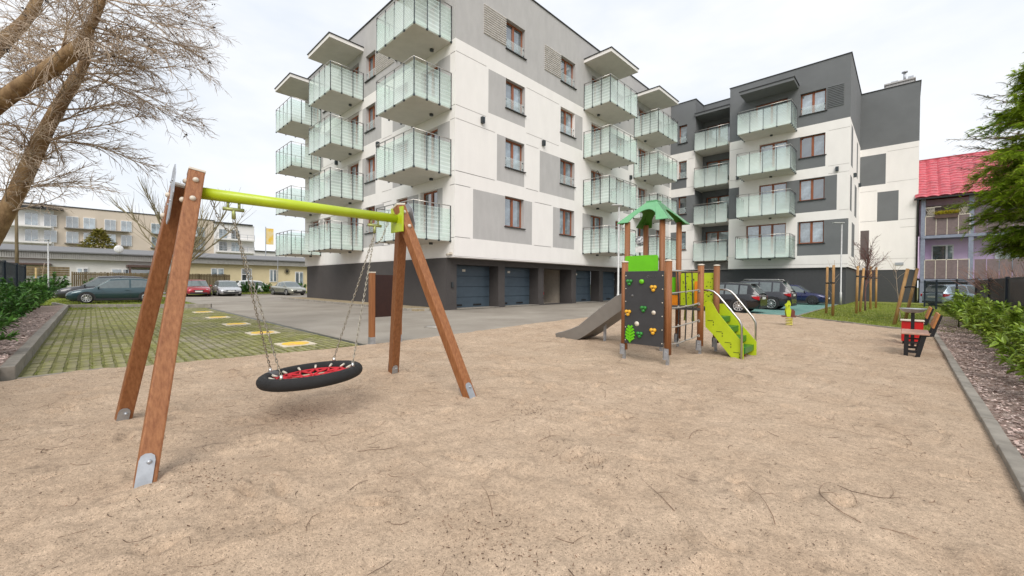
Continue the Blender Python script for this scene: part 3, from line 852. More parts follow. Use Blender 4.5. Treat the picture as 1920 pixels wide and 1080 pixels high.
def kerb(name, p, q, w, z0, z1, step, joint=None, gap=.008):
    """a row of kerb stones, each one its own part"""
    p = Vector((p[0], p[1], 0)); q = Vector((q[0], q[1], 0)); d = q - p; n = max(1, round(d.length / step)); L = d.length / n
    rz = math.atan2(d.y, d.x)
    root = tag(thing(name, None, None, p), kind='structure')
    m = MB(); m.box(gap / 2, L - gap / 2, 0, w, z0, z1); me = m.mesh("kerb_stone", CONC, .012, 2)
    for k in range(n):
        o = link("kerb_stone", me, root, p + d * (k / n) + Vector((0, 0, random.uniform(-.006, .006))), rz + random.uniform(-.006, .006))
    if joint:
        jm = MB(); jm.box(-.012, .012, -.004, w * .3, .03, z1 - .03); jme = jm.mesh("mortar_joint", PLASTICW)
        for k in range(1, n): link("mortar_joint", jme, root, p + d * (k / n), rz)
    return root


kerb("kerb", (16.64, -16), (16.64, 4.65), .10, -.1, .075, 1.0)
fe = [(16.6, 4.62), (15.91, 5.27), (15.11, 6.02), (13.97, 7.34), (12.92, 8.25), (12.45, 9.38)]
for p, q in zip(fe[:-1], fe[1:]): kerb("kerb", p, q, .08, -.1, .07, .6)
kerb("kerb", (12.45, 9.38), (6.45, 9.72), .07, -.1, .025, 1.0)
kerb("kerb", (12.46, 25.3), (12.46, 9.4), .10, -.1, .03, 1.0)
kerb("retaining_kerb", (-13.0, -13.18), (7.10, -13.18), -.14, -.1, .20, 1.25, True)
kerb("retaining_kerb", (-16.8, -13.75), (-13.0, -13.2), -.15, -.1, .20, 1.25)
kerb("retaining_kerb", (7.25, -16.2), (7.25, -13.34), .14, -.1, .20, 1.0)
kerb("step_kerb", (-10.0, -8.05), (-13.1, -13.2), .16, -.1, .21, 1.0)
kerb("edging", (7.12, -13.16), (7.0, -12.3), .05, -.1, .035, 1.0)
kerb("planter_kerb", (-20.4, -1.72), (-1.5, -1.72), .1, -.1, .12, 1.0)
kerb("planter_kerb", (-1.5, -1.72), (-.8, -.9), .1, -.1, .12, .5)
kerb("kerb", (-31.8, -16), (-31.8, 12), .1, -.1, .1, 1.5)
tag((lambda b: (b.box(-10, 7.4, -8.34, -8.22, -.02, .006), b.box(-10, 7.45, -8.20, -8.12, -.02, .012, 1), b.build("drainage_channel", [BLACKM, CONC]))[2])(MB()), kind='structure')
mh = thing("manhole_cover", "pale round manhole cover set in the drive behind the swing", "manhole cover", (5.41, -4.87, 0))
mb = MB(); mb.cyl((0, 0, 0), (0, 0, .014), .42, 28); mb.build("frame", CONC, mh, rel=True)
mb = MB(); mb.cyl((0, 0, .014), (0, 0, .022), .34, 28); mb.build("lid", M("pale_cast_iron", (.40, .37, .33), .6, .3), mh, rel=True)

# painted bay markers
MARKW = M("worn_white_paint", (0.62, 0.55, 0.43), .8, col2=(0.36, 0.31, 0.22), scale=6, ramp=(.5, .75))
MARKY = M("worn_yellow_paint", (0.75, 0.50, 0.02), .7, col2=(0.66, 0.36, 0.22), scale=5, detail=5, ramp=(.5, .68))
txt = ["on the paving nearest the swing", "second from the swing along the paving", "in the middle of the row of five", "second from the raised kerb", "nearest the raised kerb"]
for i, (x, y) in enumerate(((6.30, -9.30), (3.63, -9.25), (.58, -9.2), (-2.73, -9.1), (-6.32, -9.0))):
    t = thing("bay_marker", "worn yellow and white square parking marker " + txt[i], "parking marker", (x, y, 0), 0, "yellow parking markers on the grass paving")
    mb = MB(); mb.box(-.34, .34, -.34, .34, .0, .030); mb.build("plate", MARKW, t, rel=True, bevel=.008)
    mb = MB(); mb.prism([(.27 * math.cos(k * PI / 9) * (1.12 if k % 2 else 1), .27 * math.sin(k * PI / 9)) for k in range(18)], lambda u, v, w: (u, v, .030 + w), .006)
    mb.build("yellow_spot", MARKY, t, rel=True)

# bark beds with loose chips
for nm, r_, z in (("bark_bed", rect(16.62, 18.6, -20, 14), .03), ("bark_bed", rect(-13, 7.3, -16.2, -13.31), .18)): sheet(nm, r_, z, BARKM)
CHIP = M("bark_chip", (0.28, 0.18, 0.15), .9, col2=(0.62, 0.50, 0.45), scale=30, island=.55)


def chips(n, fx, zb, smax):
    v, f = [], []
    for k in range(n):
        x, y = fx(); s = random.uniform(.008, smax); a = random.uniform(0, PI); c, d = math.cos(a) * s, math.sin(a) * s
        tl = random.uniform(-.4, .4) * s; h = zb + random.uniform(.004, .03); e = random.uniform(.3, .6); b = len(v)
        v += [(x - c + d * e, y - d - c * e, h - tl), (x + c + d * e, y + d - c * e, h + tl), (x + c - d * e, y + d + c * e, h + tl + .006), (x - c - d * e, y - d + c * e, h - tl + .006)]
        f.append((b, b + 1, b + 2, b + 3))
    return v, f


v, f = chips(16000, lambda: (random.uniform(16.655, 18.1), -12 + 20 * random.random() ** 1.6), .03, .026)
tag(fast("bark_chips", v, f, CHIP), "loose reddish bark chips covering the bed beside the right kerb", "bark mulch", kind='stuff')
v, f = chips(3500, lambda: (7 - 14 * random.random() ** 1.5, random.uniform(-14.6, -13.36)), .18, .045)
tag(fast("bark_chips", v, f, CHIP), "pale bark chips along the left retaining kerb", "bark mulch", kind='stuff')

# grass blades
BLADE = leafmat("grass_blade", (0.13, 0.20, 0.018), (0.30, 0.33, 0.05), .6, .2, .4)


def blades(n, fx, h0, h1, w=.012):
    v, f = [], []
    for k in range(n):
        x, y, z = fx(); h = random.uniform(h0, h1); a = random.uniform(0, 2 * PI); c, s = math.cos(a) * w, math.sin(a) * w
        lx, ly = random.uniform(-.6, .6) * h, random.uniform(-.6, .6) * h; b = len(v)
        v += [(x - c, y - s, z), (x + c, y + s, z), (x + lx, y + ly, z + h)]; f.append((b, b + 1, b + 2))
    return v, f


def in_lawn():
    while True:
        x = random.uniform(12.56, 19.0); y = 5 + 25 * random.random() ** 1.4
        if y > np.interp(x, [p[0] for p in F_EDGE], [p[1] for p in F_EDGE]) + .1: return x, y, .0
v, f = blades(30000, in_lawn, .03, .075, .010)
tag(fast("grass_blades", v, f, BLADE), "short bright green grass of the lawn with the staked saplings", "grass", kind='stuff')
v, f = blades(16000, lambda: (random.uniform(-31, -10.5), random.uniform(-16, -8.3), .05), .03, .10, .016)
tag(fast("grass_blades", v, f, BLADE), "green grass growing around the parked dark cars on the left", "grass", kind='stuff')
v, f = blades(9000, lambda: (random.uniform(-13, 7.2), random.uniform(-13.15, -8.4), .0), .012, .035, .010)
tag(fast("grass_blades", v, f, BLADE), "moss and grass tufts in the joints of the grass paving", "grass", kind='stuff')
v, f = blades(7000, lambda: (random.uniform(-36, -32), random.uniform(-5, 6), .03), .08, .3, .02)
tag(fast("grass_blades", v, f, BLADE), "grass verge behind the row of parked cars", "grass", kind='stuff')

# litter on the sand: bits of twig and leaf, plus the larger twigs one by one
LIT = M("dry_litter", (0.07, 0.040, 0.024), .9, col2=(0.20, 0.12, 0.075), scale=4, island=.5)
lv, lf = [], []


def bit(x, y, L, a, r, curl):
    pts = []
    n = 4 if L > .06 else 2
    for k in range(n):
        t = k / (n - 1) - .5; aa = a + curl * t
        px = x + math.cos(aa) * t * L; py = y + math.sin(aa) * t * L
        pts.append(Vector((px, py, ground_z(px, py) + r * .8 + abs(t) * random.uniform(0, .012))))
    b = len(lv)
    for i, p in enumerate(pts):
        d = (pts[min(i + 1, n - 1)] - pts[max(i - 1, 0)]).normalized(); s = Vector((-d.y, d.x, 0)) * r
        lv.extend([tuple(p - s), tuple(p + s), tuple(p + Vector((0, 0, r * 1.6)))])
    for i in range(n - 1):
        o = b + 3 * i
        lf.extend([(o, o + 3, o + 5, o + 2), (o + 2, o + 5, o + 4, o + 1), (o, o + 1, o + 4, o + 3)])


def spot():
    while True:
        x, y = random.uniform(7.4, 16.5), -14.2 + 18 * random.random() ** 1.5
        if random.random() < .55 + .9 * max(0, vnoise(np.array(x), np.array(y), .9, 21) + .15): return x, y
for k in range(10500):
    x, y = spot(); bit(x, y, random.uniform(.003, .014), random.uniform(0, PI), random.uniform(.0008, .0024), 0)
for k in range(1000):
    x, y = spot(); bit(x, y, random.uniform(.04, .17), random.gauss(.6, .9), random.uniform(.0008, .0017), random.uniform(-1, 1))
for k in range(1000):
    cx, cy = random.choice(((11.4, -10.9), (12.5, -11.9), (14.2, -9.8), (14.5, -11.0), (15.2, -10.6), (13.2, -9.2)))
    bit(random.gauss(cx, .24), random.gauss(cy, .13), random.uniform(.003, .016), random.uniform(0, PI), random.uniform(.0008, .003), 0)
tag(fast("sand_litter", lv, lf, LIT), "scattered dark bits of twig and leaf lying on the sand", "litter", kind='stuff')
TW = [(15.35, -9.55, .75, 2.2, .35), (14.85, -9.9, .6, 2.5, .2), (15.6, -9.2, .9, 1.9, -.8), (14.1, -10.7, .55, 2.6, .2), (15.9, -8.9, .7, .9, 1.5), (13.7, -9.6, .5, 2.0, .6),
      (15.0, -10.9, .45, .3, .9), (12.9, -10.8, .5, 1.2, .3), (13.3, -8.0, .6, 2.3, .4), (16.0, -7.4, .8, 2.0, .9), (14.6, -8.6, .55, 1.5, -.4), (15.7, -10.3, .5, 2.4, -.3)]
TL = ["curved thin twig midway along the right kerb", "long twig left of the curved one by the right kerb", "twig reaching towards the right kerb, halfway along it", "twig in the front middle of the sand", "strongly bent twig close to the right kerb", "twig on the sand left of the long twigs by the right kerb", "short twig at the bottom edge right of the middle", "twig lying between the swing and the bottom edge", "twig below the climbing wall", "bent twig beside the right kerb in front of the benches", "twig on the open sand below the stairs", "straight short twig near the bottom right corner"]
for ti, (x, y, L, a, c) in enumerate(TW):
    pts = []
    for k in range(8):
        t = k / 7 - .5; aa = a + c * t; px = x + math.cos(aa) * t * L * .7; py = y + math.sin(aa) * t * L * .7
        pts.append((px - x, py - y, ground_z(px, py) + .004 + random.uniform(0, .008)))
    mb = MB(); mb.tube(pts, [.0022 - .00021 * k for k in range(8)], 5)
    p = Vector(pts[4]); mb.tube([p, p + Vector((.06, .035, .015)), p + Vector((.10, .035, .01))], [.0016, .0012, .0008], 4)
    o = mb.build("fallen_twig", LIT, None, (x, y, 0))
    tag(o, TL[ti], "twig", "twigs dropped on the sand")

# ================================================================= nest swing
sw = thing("nest_swing", "brown timber swing frame with lime crossbar and round black nest seat hanging on chains", "swing", (11.4, -10.8, 0))
LEGS = [((12.30, -12.20, -.03), (11.39, -11.78, 2.355)), ((10.50, -12.24, -.03), (11.31, -11.885, 2.24)), ((12.29, -9.30, -.03), (11.41, -9.76, 2.34)), ((10.44, -9.28, -.03), (11.33, -9.665, 2.30))]
for p, q in LEGS:
    mb = MB(); mb.bar(p, q, .118, .118, 0, (0, 1, 0)); leg = mb.build("leg", WOOD, sw, bevel=.012)
    P0, P1 = Vector(p), Vector(q); d = (P1 - P0).normalized(); s = d.cross(Vector((0, 1, 0))).normalized(); t = s.cross(d)
    out = 1 if p[0] > 11.4 else -1
    mb = MB(); mb.bar(P1, P1 + d * .022, .124, .124, 0, (0, 1, 0)); mb.build("end_cap", PLASTICW, leg, loc=BASE[sw.name] * 0, rel=True, bevel=.006)
    mb = MB()
    for sg in (1, -1):
        c = P0 + s * (sg * .062)
        mb.prism([(-.056, -.02), (.056, -.02), (.056, .20), (.046, .23), (.02, .245), (-.02, .245), (-.046, .23), (-.056, .20)], lambda u, v, w, c=c, sg=sg: c + t * (u * .78 - .012) + d * v + s * (sg * w), .007)
        mb.ball(c + d * .19 + s * (sg * .01), .016, 8, 5)
    mb.build("foot_plate", GALV, leg, rel=True)
    for k in (.10, .29):
        c = P1 - d * k
        for vec in ((s, -s) if out > 0 else ()) + (t * (1 if p[1] > -10.8 else -1),):
            mb = MB(); mb.ball(c + vec * .062, .024, 10, 6, 0); mb.build("bolt_cover", PLASTICW, leg, rel=True)
# parts of a leg sit in the swing's space, so shift them with their leg
for ob in list(bpy.data.objects):
    if ob.parent and ob.parent.name.startswith("leg") and ob.parent.parent == sw: ob.location = (0, 0, 0)
mb = MB(); mb.tube([(11.4, -11.84, 2.19), (11.4, -9.72, 2.19)], .054, 20); mb.build("crossbar", LIME, sw)
mb = MB(); mb.box(11.28, 11.55, -9.80, -9.775, 2.02, 2.33); mb.build("crossbar_flange", LIME, sw, bevel=.006)
oval = [(-.13, -.22), (-.02, -.28), (.08, -.24), (.15, -.02), (.12, .16), (.03, .245), (-.06, .21), (-.14, .02)]
for yb, sg in ((-11.945, -1), (-9.600, 1)):
    mb = MB(); mb.prism(oval, lambda u, v, w: (11.36 + u, yb + sg * w + v * .10 * (-sg), 2.17 + v), .008)
    for u, v in ((-.05, .1), (.05, .1), (-.06, -.1), (.06, -.08)): mb.ball((11.36 + u, yb + sg * .008 - sg * v * .10, 2.17 + v), .012, 6, 4)
    mb.build("gusset_plate", GALV, sw)
SC = Vector((11.42, -10.80, .405)); SR = .450; tr = .061
AX = Vector((-.695, .719, 0)); ROT = Matrix.Rotation(math.radians(-4.5), 3, AX)
rp_ = lambda a, r, z=0: SC + ROT @ Vector((r * math.cos(a), r * math.sin(a), z))
mb = MB(); mb.tube([rp_(2 * PI * k / 48, SR) for k in range(48)], tr, 14, closed=True)
ring = mb.build("seat_ring", BLACK, sw)
mb = MB(); a0 = math.radians(213); mb.tube([rp_(a0 + k * .07, SR) for k in range(5)], tr + .004, 14); mb.build("tape_wrap", M("grey_tape", (.10, .10, .105), .5), ring, rel=True)
mb = MB(); fer = MB(); N = 14; R1, R2, R3 = .340, .23, .12
sag = lambda r: -.04 * (1 - (r / .4) ** 2) + .012
rpt = lambda a, r: rp_(a, r, sag(r))
for k in range(N):
    a = 2 * PI * k / N; h = PI / N
    mb.tube([rp_(a, SR - tr + .01, .02), rpt(a, R1)], .0085, 6)
    for r, off, rn, offn in ((R1, 0, R2, h),): 
        mb.tube([rpt(a, R1), rpt(a + h, R2)], .012, 6); mb.tube([rpt(a, R1), rpt(a - h, R2)], .012, 6)
    mb.tube([rpt(a + h, R2), rpt(a + 2 * h if k % 2 else a, R3)], .010, 6)
    mb.tube([rpt(a, R1), rpt(a + 2 * h, R1)], .010, 6)
    if k % 2 == 0: mb.tube([rpt(a, R3), (rp_(0, 0, sag(0)))], .010, 6)
    if k % 2 == 0: mb.tube([rpt(a, R3), rpt(a + 4 * h, R3)], .010, 6)
    f = MB(); f.tube([rp_(a, SR - tr + .01, .030), rp_(a, SR - tr - .045, .014)], [.015, .008], 8)
    f.build("rope_ferrule", PLASTICW, sw)
mb.build("rope_net", ROPE, sw)
CHAIN = M("chain_steel", (.36, .33, .27), .4, .8, var=.3, scale=40)


def chain(parent, p, q, sagv=0.0, name="chain", pitch=.034):
    p = Vector(p); q = Vector(q); L = (q - p).length; n = max(3, int(L / pitch)); mb = MB()
    pts = [p.lerp(q, k / n) - Vector((0, 0, 4 * sagv * (k / n) * (1 - k / n))) for k in range(n + 1)]
    for k in range(n):
        c = (pts[k] + pts[k + 1]) / 2; d = (pts[k + 1] - pts[k]).normalized(); s = d.cross(Vector((.3, .9, .1))).normalized(); t = d.cross(s)
        sd_ = s if k % 2 else t; hl_ = (pts[k + 1] - pts[k]).length * .5 + .006; hw = .0095
        mb.tube([c + d * (hl_ * math.cos(a)) + sd_ * (hw * math.sin(a)) for a in [2 * PI * i / 8 for i in range(8)]], .0042, 4, closed=True)
    return mb.build(name, CHAIN, parent)
for yb, a1, a2, sg in ((-11.50, 222, 305, -1), (-10.08, 42, 128, 1)):
    mb = MB()
    for dy in (-.045, .045): mb.tube([(11.4, yb + dy, 2.15), (11.4, yb + dy, 2.075)], .012, 8)
    mb.tube([(11.4, yb - .085, 2.075), (11.4, yb + .085, 2.075)], .017, 10); mb.tube([(11.4, yb, 2.075), (11.4, yb, 1.985)], .016, 8)
    mb.build("hanger", M("lime_galvanised", (.38, .42, .16), .45, .4), sw)
    for a in (a1, a2):
        e = rp_(math.radians(a), SR, tr + .03)
        chain(sw, (11.4, yb, 1.98), e)
        mb = MB(); mb.tube([e + Vector((0, 0, .01)), e + Vector((0, 0, -.05))], [.012, .024], 8); mb.build("chain_clevis", STEEL, sw)
    chain(sw, (11.4, yb + sg * .17, 2.135), (11.4, yb + sg * .01, 1.86), .07, "safety_chain")

# ================================================================= play tower
pt_ = thing("play_tower", "play tower with green roof, climbing wall, rope net, stairs and slide", "play tower", (12.4, -4.4, 0))


def post(x, y, zt, r=.058, cap=True):
    mb = MB(); mb.cyl((x, y, .215), (x, y, zt), r, 18); o = mb.build("post", WOOD, pt_)
    if cap: mb = MB(); mb.tube([(x, y, zt), (x, y, zt + .018), (x, y, zt + .03)], [r + .006, r + .006, r * .6], 18); mb.build("post_cap", PLASTICW, o, rel=True)
    mb = MB(); mb.box(x - .04, x + .04, y - r - .008, y - r, .13, .32); mb.box(x - r - .008, x - r, y - .04, y + .04, .13, .32); mb.box(x - .022, x + .022, y - .022, y + .022, -.03, .215); mb.box(x - r, x + .02, y - r, y + .02, .13, .16)
    mb.ball((x, y - r - .01, .26), .012, 6, 4); mb.build("post_shoe", GALV, o, rel=True)
    o.location = (0, 0, 0)
    for ch in o.children: ch.location = (0, 0, 0)
    o.location = -BASE[pt_.name]
    return o


for x, y, z in ((12.32, -5.72, 1.78), (13.12, -5.72, 1.78), (13.14, -4.28, 1.76), (13.22, -3.62, 1.77)): post(x, y, z)
for x, y, z in ((11.69, -4.47, 2.71), (12.44, -4.44, 2.71), (12.42, -3.55, 2.74), (11.66, -3.55, 2.74)): post(x, y, z, cap=False)
DECK = M("dark_deck_board", (.045, .042, .042), .7)
mb = MB(); mb.box(11.66, 13.16, -4.44, -3.56, .90, .945); mb.box(12.38, 13.10, -5.70, -4.44, .90, .945) if 0 else None
mb.build("deck", DECK, pt_)
# climbing wall
mb = MB(); mb.box(12.365, 13.075, -5.80, -5.775, .34, 1.62)
wall = mb.build("climbing_wall", CHARC, pt_, bevel=.006)


def local(o_parent, mb, name, mat, bevel=0):
    o = mb.build(name, mat, o_parent, rel=True, bevel=bevel); return o


def hold(a, z, mat, s=1.0):
    mb = MB()
    for k in range(3):
        an = PI / 2 + PI / 6 * 2 + k * 2 * PI / 3
        mb.ball((a + .030 * s * math.cos(an), -5.815, z + .030 * s * math.sin(an)), .030 * s, 12, 8, 0, (1, .9, 1))
    mb.ball((a, -5.81, z), .038 * s, 12, 8, 0, (1, .62, 1)); mb.cyl((a, -5.83, z), (a, -5.842, z), .010 * s, 10, 1)
    return mb.build("climbing_hold", [mat, BLACKM], wall, rel=True)


GH = M("green_hold", (.02, .20, .025), .3); YH = YELLOW
for a, z, m in ((12.455, 1.43, GH), (12.90, 1.33, YH), (12.435, .89, YH), (12.725, .97, GH), (12.66, .52, GH), (12.90, .60, YH)): hold(a, z, m, 1.08)
mb = MB(); mb.cyl((12.69, -5.80, 1.44), (12.69, -5.83, 1.44), .04, 16); mb.build("round_knob", GREENP, wall, rel=True)
for a, z, m, r in ((12.905, .91, PLASTICW, .036), (12.60, .70, PLASTICW, .042), (12.51, 1.19, M("dull_grey_plug", (.12, .12, .12), .5), .022)):
    mb = MB(); mb.cyl((a, -5.80, z), (a, -5.806, z), r, 18); mb.build("hole_disc", m, wall, rel=True)
leaf = MB(); cx, cz = 12.48, .50
leaf.bar((cx, -5.815, cz - .135), (cx, -5.815, cz + .13), .03, .02)
for k in range(5):
    z = cz - .10 + k * .052; L = (.075, .085, .08, .065, .04)[k]
    for s_ in (-1, 1): leaf.bar((cx, -5.815, z), (cx + s_ * L, -5.815, z + .05), .036, .02, 0, (0, 1, 0))
leaf.build("fern_shape", GREENP, wall, rel=True)
bl = MB()
for k in range(6):
    for a in (12.385, 13.055): bl.ball((a, -5.803, .40 + k * .228), .011, 6, 4)
bl.build("bolt_heads", PLASTICW, wall, rel=True)
lg = MB(); lg.tube([(12.80 + .022 * math.cos(t), -5.802, 1.525 + .02 * math.sin(t)) for t in [k * PI / 6 for k in range(10)]], .003, 4)
wv = [(12.83 + .0115 * k, -5.802, 1.522 + (.012 if k % 2 else -.010) * (1 if k % 3 else 1.5)) for k in range(10)]
lg.tube(wv, .0025, 4); lg.build("maker_emblem", M("faded_print", (.14, .14, .14), .6), wall, rel=True)
for o in list(wall.children): o.location = -Vector((0, 0, 0))
# green boards
rr_ = lambda x0, x1, z0, z1, r: [(x0, z0), (x1, z0), (x1, z1 - r), (x1 - r * .3, z1 - r * .3), (x1 - r, z1), (x0 + r, z1), (x0 + r * .3, z1 - r * .3), (x0, z1 - r)]
mb = MB(); mb.prism(rr_(11.68, 12.40, 1.20, 1.985, .04), lambda u, v, w: (u, -4.545 + w, v), .02); mb.build("green_board", GREENP, pt_)
mb = MB(); mb.box(11.70, 12.40, -3.53, -3.51, .95, 1.55); mb.build("green_board", GREENP, pt_)
mb = MB(); mb.prism(rr_(12.49, 13.18, .93, 1.635, .03), lambda u, v, w: (u, -3.60 + w, v), .02)
for a in (12.56, 12.72): mb.prism([(a, .62), (a + .06, .62), (a + .045, .93), (a + .02, .93)], lambda u, v, w: (u, -3.60 + w, v), .02)
lb = mb.build("lime_board", LIMEP, pt_)
dt = MB(); r_ = random.Random(5)
for k in range(46):
    a, z = r_.uniform(12.53, 13.15), r_.uniform(.98, 1.58); dt.cyl((a, -3.603, z), (a, -3.600, z), r_.choice((.009, .012)), 8)
dt.build("printed_dots", BLACKM, lb, rel=True)["kind"] = "stuff"
for x0, x1, z0, z1 in ((12.24, 12.44, .88, 1.17), (12.80, 12.93, .98, 1.46)): mb = MB(); mb.box(x0, x1, -3.66, -3.63, z0, z1); mb.build("orange_board", ORANGE, pt_)
mb = MB(); mb.box(12.2, 12.46, -3.67, -3.62, 1.17, 1.2); mb.build("orange_board_rail", STEEL, pt_)
# rope net beside the climbing wall
GROPE = M("grey_net_rope", (.33, .31, .28), .8, bump=.3, bscale=200); BROPE = M("black_net_rope", (.03, .03, .03), .8)
mb = MB(); mb.tube([(13.13, -5.70, 1.625), (13.13, -4.30, 1.635)], .017, 10)
mb.build("net_bar", STEEL, pt_)
VB = [-5.32, -4.98, -4.66]
for z, s_ in ((1.275, .01), (1.025, .05), (.70, .05), (.415, .07)):
    mb = MB(); pts = [(13.13 + .012 * math.sin(t * 9), -5.68 + 1.36 * t, z - .03 + .05 * t - 4 * s_ * t * (1 - t) * .5) for t in [k / 10 for k in range(11)]]
    mb.tube(pts, .012, 6)
    for y in (-5.68, -4.33): mb.ball((13.13, y, z - .01), .028, 8, 5)
    for y in VB: mb.ball((13.13, y, z - .02), .02, 8, 5)
    mb.build("net_rope", GROPE, pt_)
for k, y in enumerate(VB):
    mb = MB(); mb.tube([(13.13, y - .05, 1.625), (13.13, y - .01, 1.27), (13.13, y + .02, .99), (13.13, y + .01, .68), (13.13, y - .02, .40)], .011, 6); mb.build("net_rope", BROPE, pt_)
for y0, y1 in ((-5.6, -4.5),):
    for x in (12.36,):
        for z in (1.27, .95, .62, .35):
            mb = MB(); mb.tube([(x, y0, z), (x, (y0 + y1) / 2, z - .03), (x, y1, z)], .011, 6); mb.build("net_rope", BROPE, pt_)
# stairs
near = [(13.19, 1.06), (13.26, 1.08), (13.33, 1.03), (13.42, .86), (13.86, .32), (13.87, .02), (13.70, .0), (13.52, .22), (13.36, .42), (13.20, .58)]
far_ = [(13.16, 1.00), (13.34, 1.01), (13.40, .97), (13.46, .86), (13.93, .30), (13.93, .03), (13.76, .02), (13.5, .32), (13.2, .60)]
mb = MB(); mb.prism(near, lambda u, v, w: (u, -4.18 + w, v), .022); st1 = mb.build("stair_stringer", LIMEP, pt_)
mb = MB(); mb.prism(far_, lambda u, v, w: (u, -3.56 + w, v), .022); mb.build("stair_stringer", LIMEP, pt_)
sl = MB()
for a, z in ((13.24, .70), (13.40, .50), (13.55, .31), (13.70, .14)):
    sl.box(a, a + .10, -4.184, -4.18, z, z + .008); sl.box(a + .10, a + .112, -4.184, -4.18, z - .035, z - .012); sl.box(a + .10, a + .112, -4.184, -4.18, z - .085, z - .06)
sl.build("printed_marks", BLACKM, st1, rel=True)
for a, z in ((13.40, .76), (13.55, .58), (13.69, .40), (13.82, .23)):
    mb = MB(); mb.prism([(-.11, .012), (.07, .012), (.07, -.09), (.05, -.11), (-.02, -.11), (-.06, -.02), (-.11, -.02)], lambda u, v, w: (a + u, -4.155 + w, z + v), .59); mb.build("step", DKGREEN, pt_, bevel=.006)
mb = MB(); mb.box(13.78, 13.83, -3.9, -3.85, -.03, .13); mb.build("step_support", WOOD, pt_)
for pts in ([(13.15, -4.22, 1.285), (13.28, -4.22, 1.285), (13.36, -4.22, 1.26), (13.44, -4.22, 1.19), (13.80, -4.22, .75), (13.84, -4.22, .66), (13.845, -4.22, .55), (13.845, -4.22, -.02)],
            [(13.22, -3.53, 1.295), (13.38, -3.53, 1.295), (13.46, -3.53, 1.26), (13.53, -3.53, 1.19), (13.86, -3.53, .76), (13.905, -3.53, .67), (13.91, -3.53, .56), (13.91, -3.53, -.02)]):
    mb = MB(); mb.tube(pts, .0185, 10); mb.build("handrail", STEEL, pt_)
# slide
SLM = M("grey_brown_slide", (.205, .190, .172), .42, var=.05)
prof = [(11.78, .97, .22), (11.55, .93, .26), (11.35, .80, .30), (10.95, .52, .30), (10.6, .28, .27), (10.38, .15, .23), (10.15, .09, .19), (9.95, .07, .14), (9.78, .075, .09), (9.70, .085, .05)]
sv = []; sf = []
for a, z, h in prof:
    for y, zz in ((-4.38, z + h), (-4.36, z + h + .015), (-4.32, z + h), (-4.27, z + .04), (-4.20, z), (-3.80, z), (-3.73, z + .04), (-3.68, z + h), (-3.64, z + h + .015), (-3.62, z + h), (-3.66, z - .08), (-4.34, z - .08)):
        sv.append((a, y, zz))
for i in range(len(prof) - 1):
    for j in range(12): sf.append((i * 12 + j, i * 12 + (j + 1) % 12, (i + 1) * 12 + (j + 1) % 12, (i + 1) * 12 + j))
sf += [tuple(range(12)), tuple(range(len(sv) - 1, len(sv) - 13, -1))]
mb = MB(); mb.add(sv, sf, 0, False); mb.build("slide", SLM, pt_)
mb = MB(); mb.box(10.28, 10.33, -4.2, -3.8, -.03, .09); mb.box(10.9, 10.95, -4.1, -4.05, -.03, .46); mb.build("slide_support", GALV, pt_)
# roof: four faces, each with an arched opening
RG = M("green_roof_sheet_sheen", (.12, .37, .16), .2, var=.06, coat=.4); RD = M("green_roof_shaded_underside", (.045, .20, .008), .6, var=.06)  # one green sheet: sheen painted into the outside, shade into the underside
rc = Vector((12.05, -4.0, 0)); hw = .56; zt, ze = 3.17, 2.70; tw = .10
mb = MB()
for k in range(4):
    Rk = Matrix.Rotation(k * PI / 2, 3, 'Z')
    pl = lambda u, v: rc + Rk @ Vector((u, -(tw + (hw - tw) * v), zt - (zt - ze) * v))
    n = 10
    arch = [(-.30 + .60 * i / n, 1 - .60 * math.sin(PI * i / n) ** .6) for i in range(n + 1)]
    outl = [(-hw, 1)] + arch + [(hw, 1)]
    for i in range(len(outl) - 1):
        u0, v0 = outl[i]; u1, v1 = outl[i + 1]
        t0 = -tw + 2 * tw * i / (len(outl) - 1); t1 = -tw + 2 * tw * (i + 1) / (len(outl) - 1)
        A, B, Cc, D = pl(u0, v0), pl(u1, v1), pl(t1, 0), pl(t0, 0)
        mb.quad(A, B, Cc, D, 0)
        dn = Vector((0, 0, -.012)); mb.quad(A + dn, D + dn, Cc + dn, B + dn, 1)
        mb.quad(A, A + dn, B + dn, B, 0)
mb.box(12.05 - tw - .02, 12.05 + tw + .02, -4.12, -3.88, zt - .01, zt + .012, 0)
mb.build("roof", [RG, RD], pt_)

# ================================================================= spring rider
sp_ = thing("spring_rider", "small lime and brown spring rider on a yellow coil at the far sand edge", "spring rider", (13.18, 3.88, 0), math.radians(20)); sp_.scale = (.88, .88, .88)
mb = MB(); mb.tube([(.105 * math.cos(t), .105 * math.sin(t), .03 + .30 * t / (2 * PI * 5)) for t in [k * 2 * PI / 12 for k in range(61)]], .017, 6); mb.build("spring", M("yellow_spring", (.62, .56, .10), .45), sp_, rel=True)
mb = MB(); mb.box(-.15, .15, -.15, .15, -.02, .03); mb.build("base_plate", BLACKM, sp_, rel=True)
RB = M("red_brown_board", (.14, .04, .025), .5)
mb = MB(); mb.box(-.24, .20, -.12, .12, .36, .41); mb.build("foot_board", RB, sp_, rel=True, bevel=.008)
mb = MB(); mb.prism([(-.10, .41), (.16, .41), (.17, .60), (.10, .66), (-.10, .60)], lambda u, v, w: (u, -.1 + w, v), .2); mb.build("seat", RB, sp_, rel=True, bevel=.008)
for y in (-.13, .11):
    mb = MB(); mb.prism([(-.10, .38), (.02, .38), (.04, .62), (0, .74), (.03, .86), (-.02, 1.0), (-.07, .88), (-.13, .84), (-.10, .70), (-.13, .58)], lambda u, v, w: (u, y + w, v), .02); mb.build("side_board", LIMEP, sp_, rel=True)
mb = MB(); mb.tube([(-.04, -.24, .80), (-.04, .24, .80)], .014, 8); mb.build("handlebar", BLACKM, sp_, rel=True)

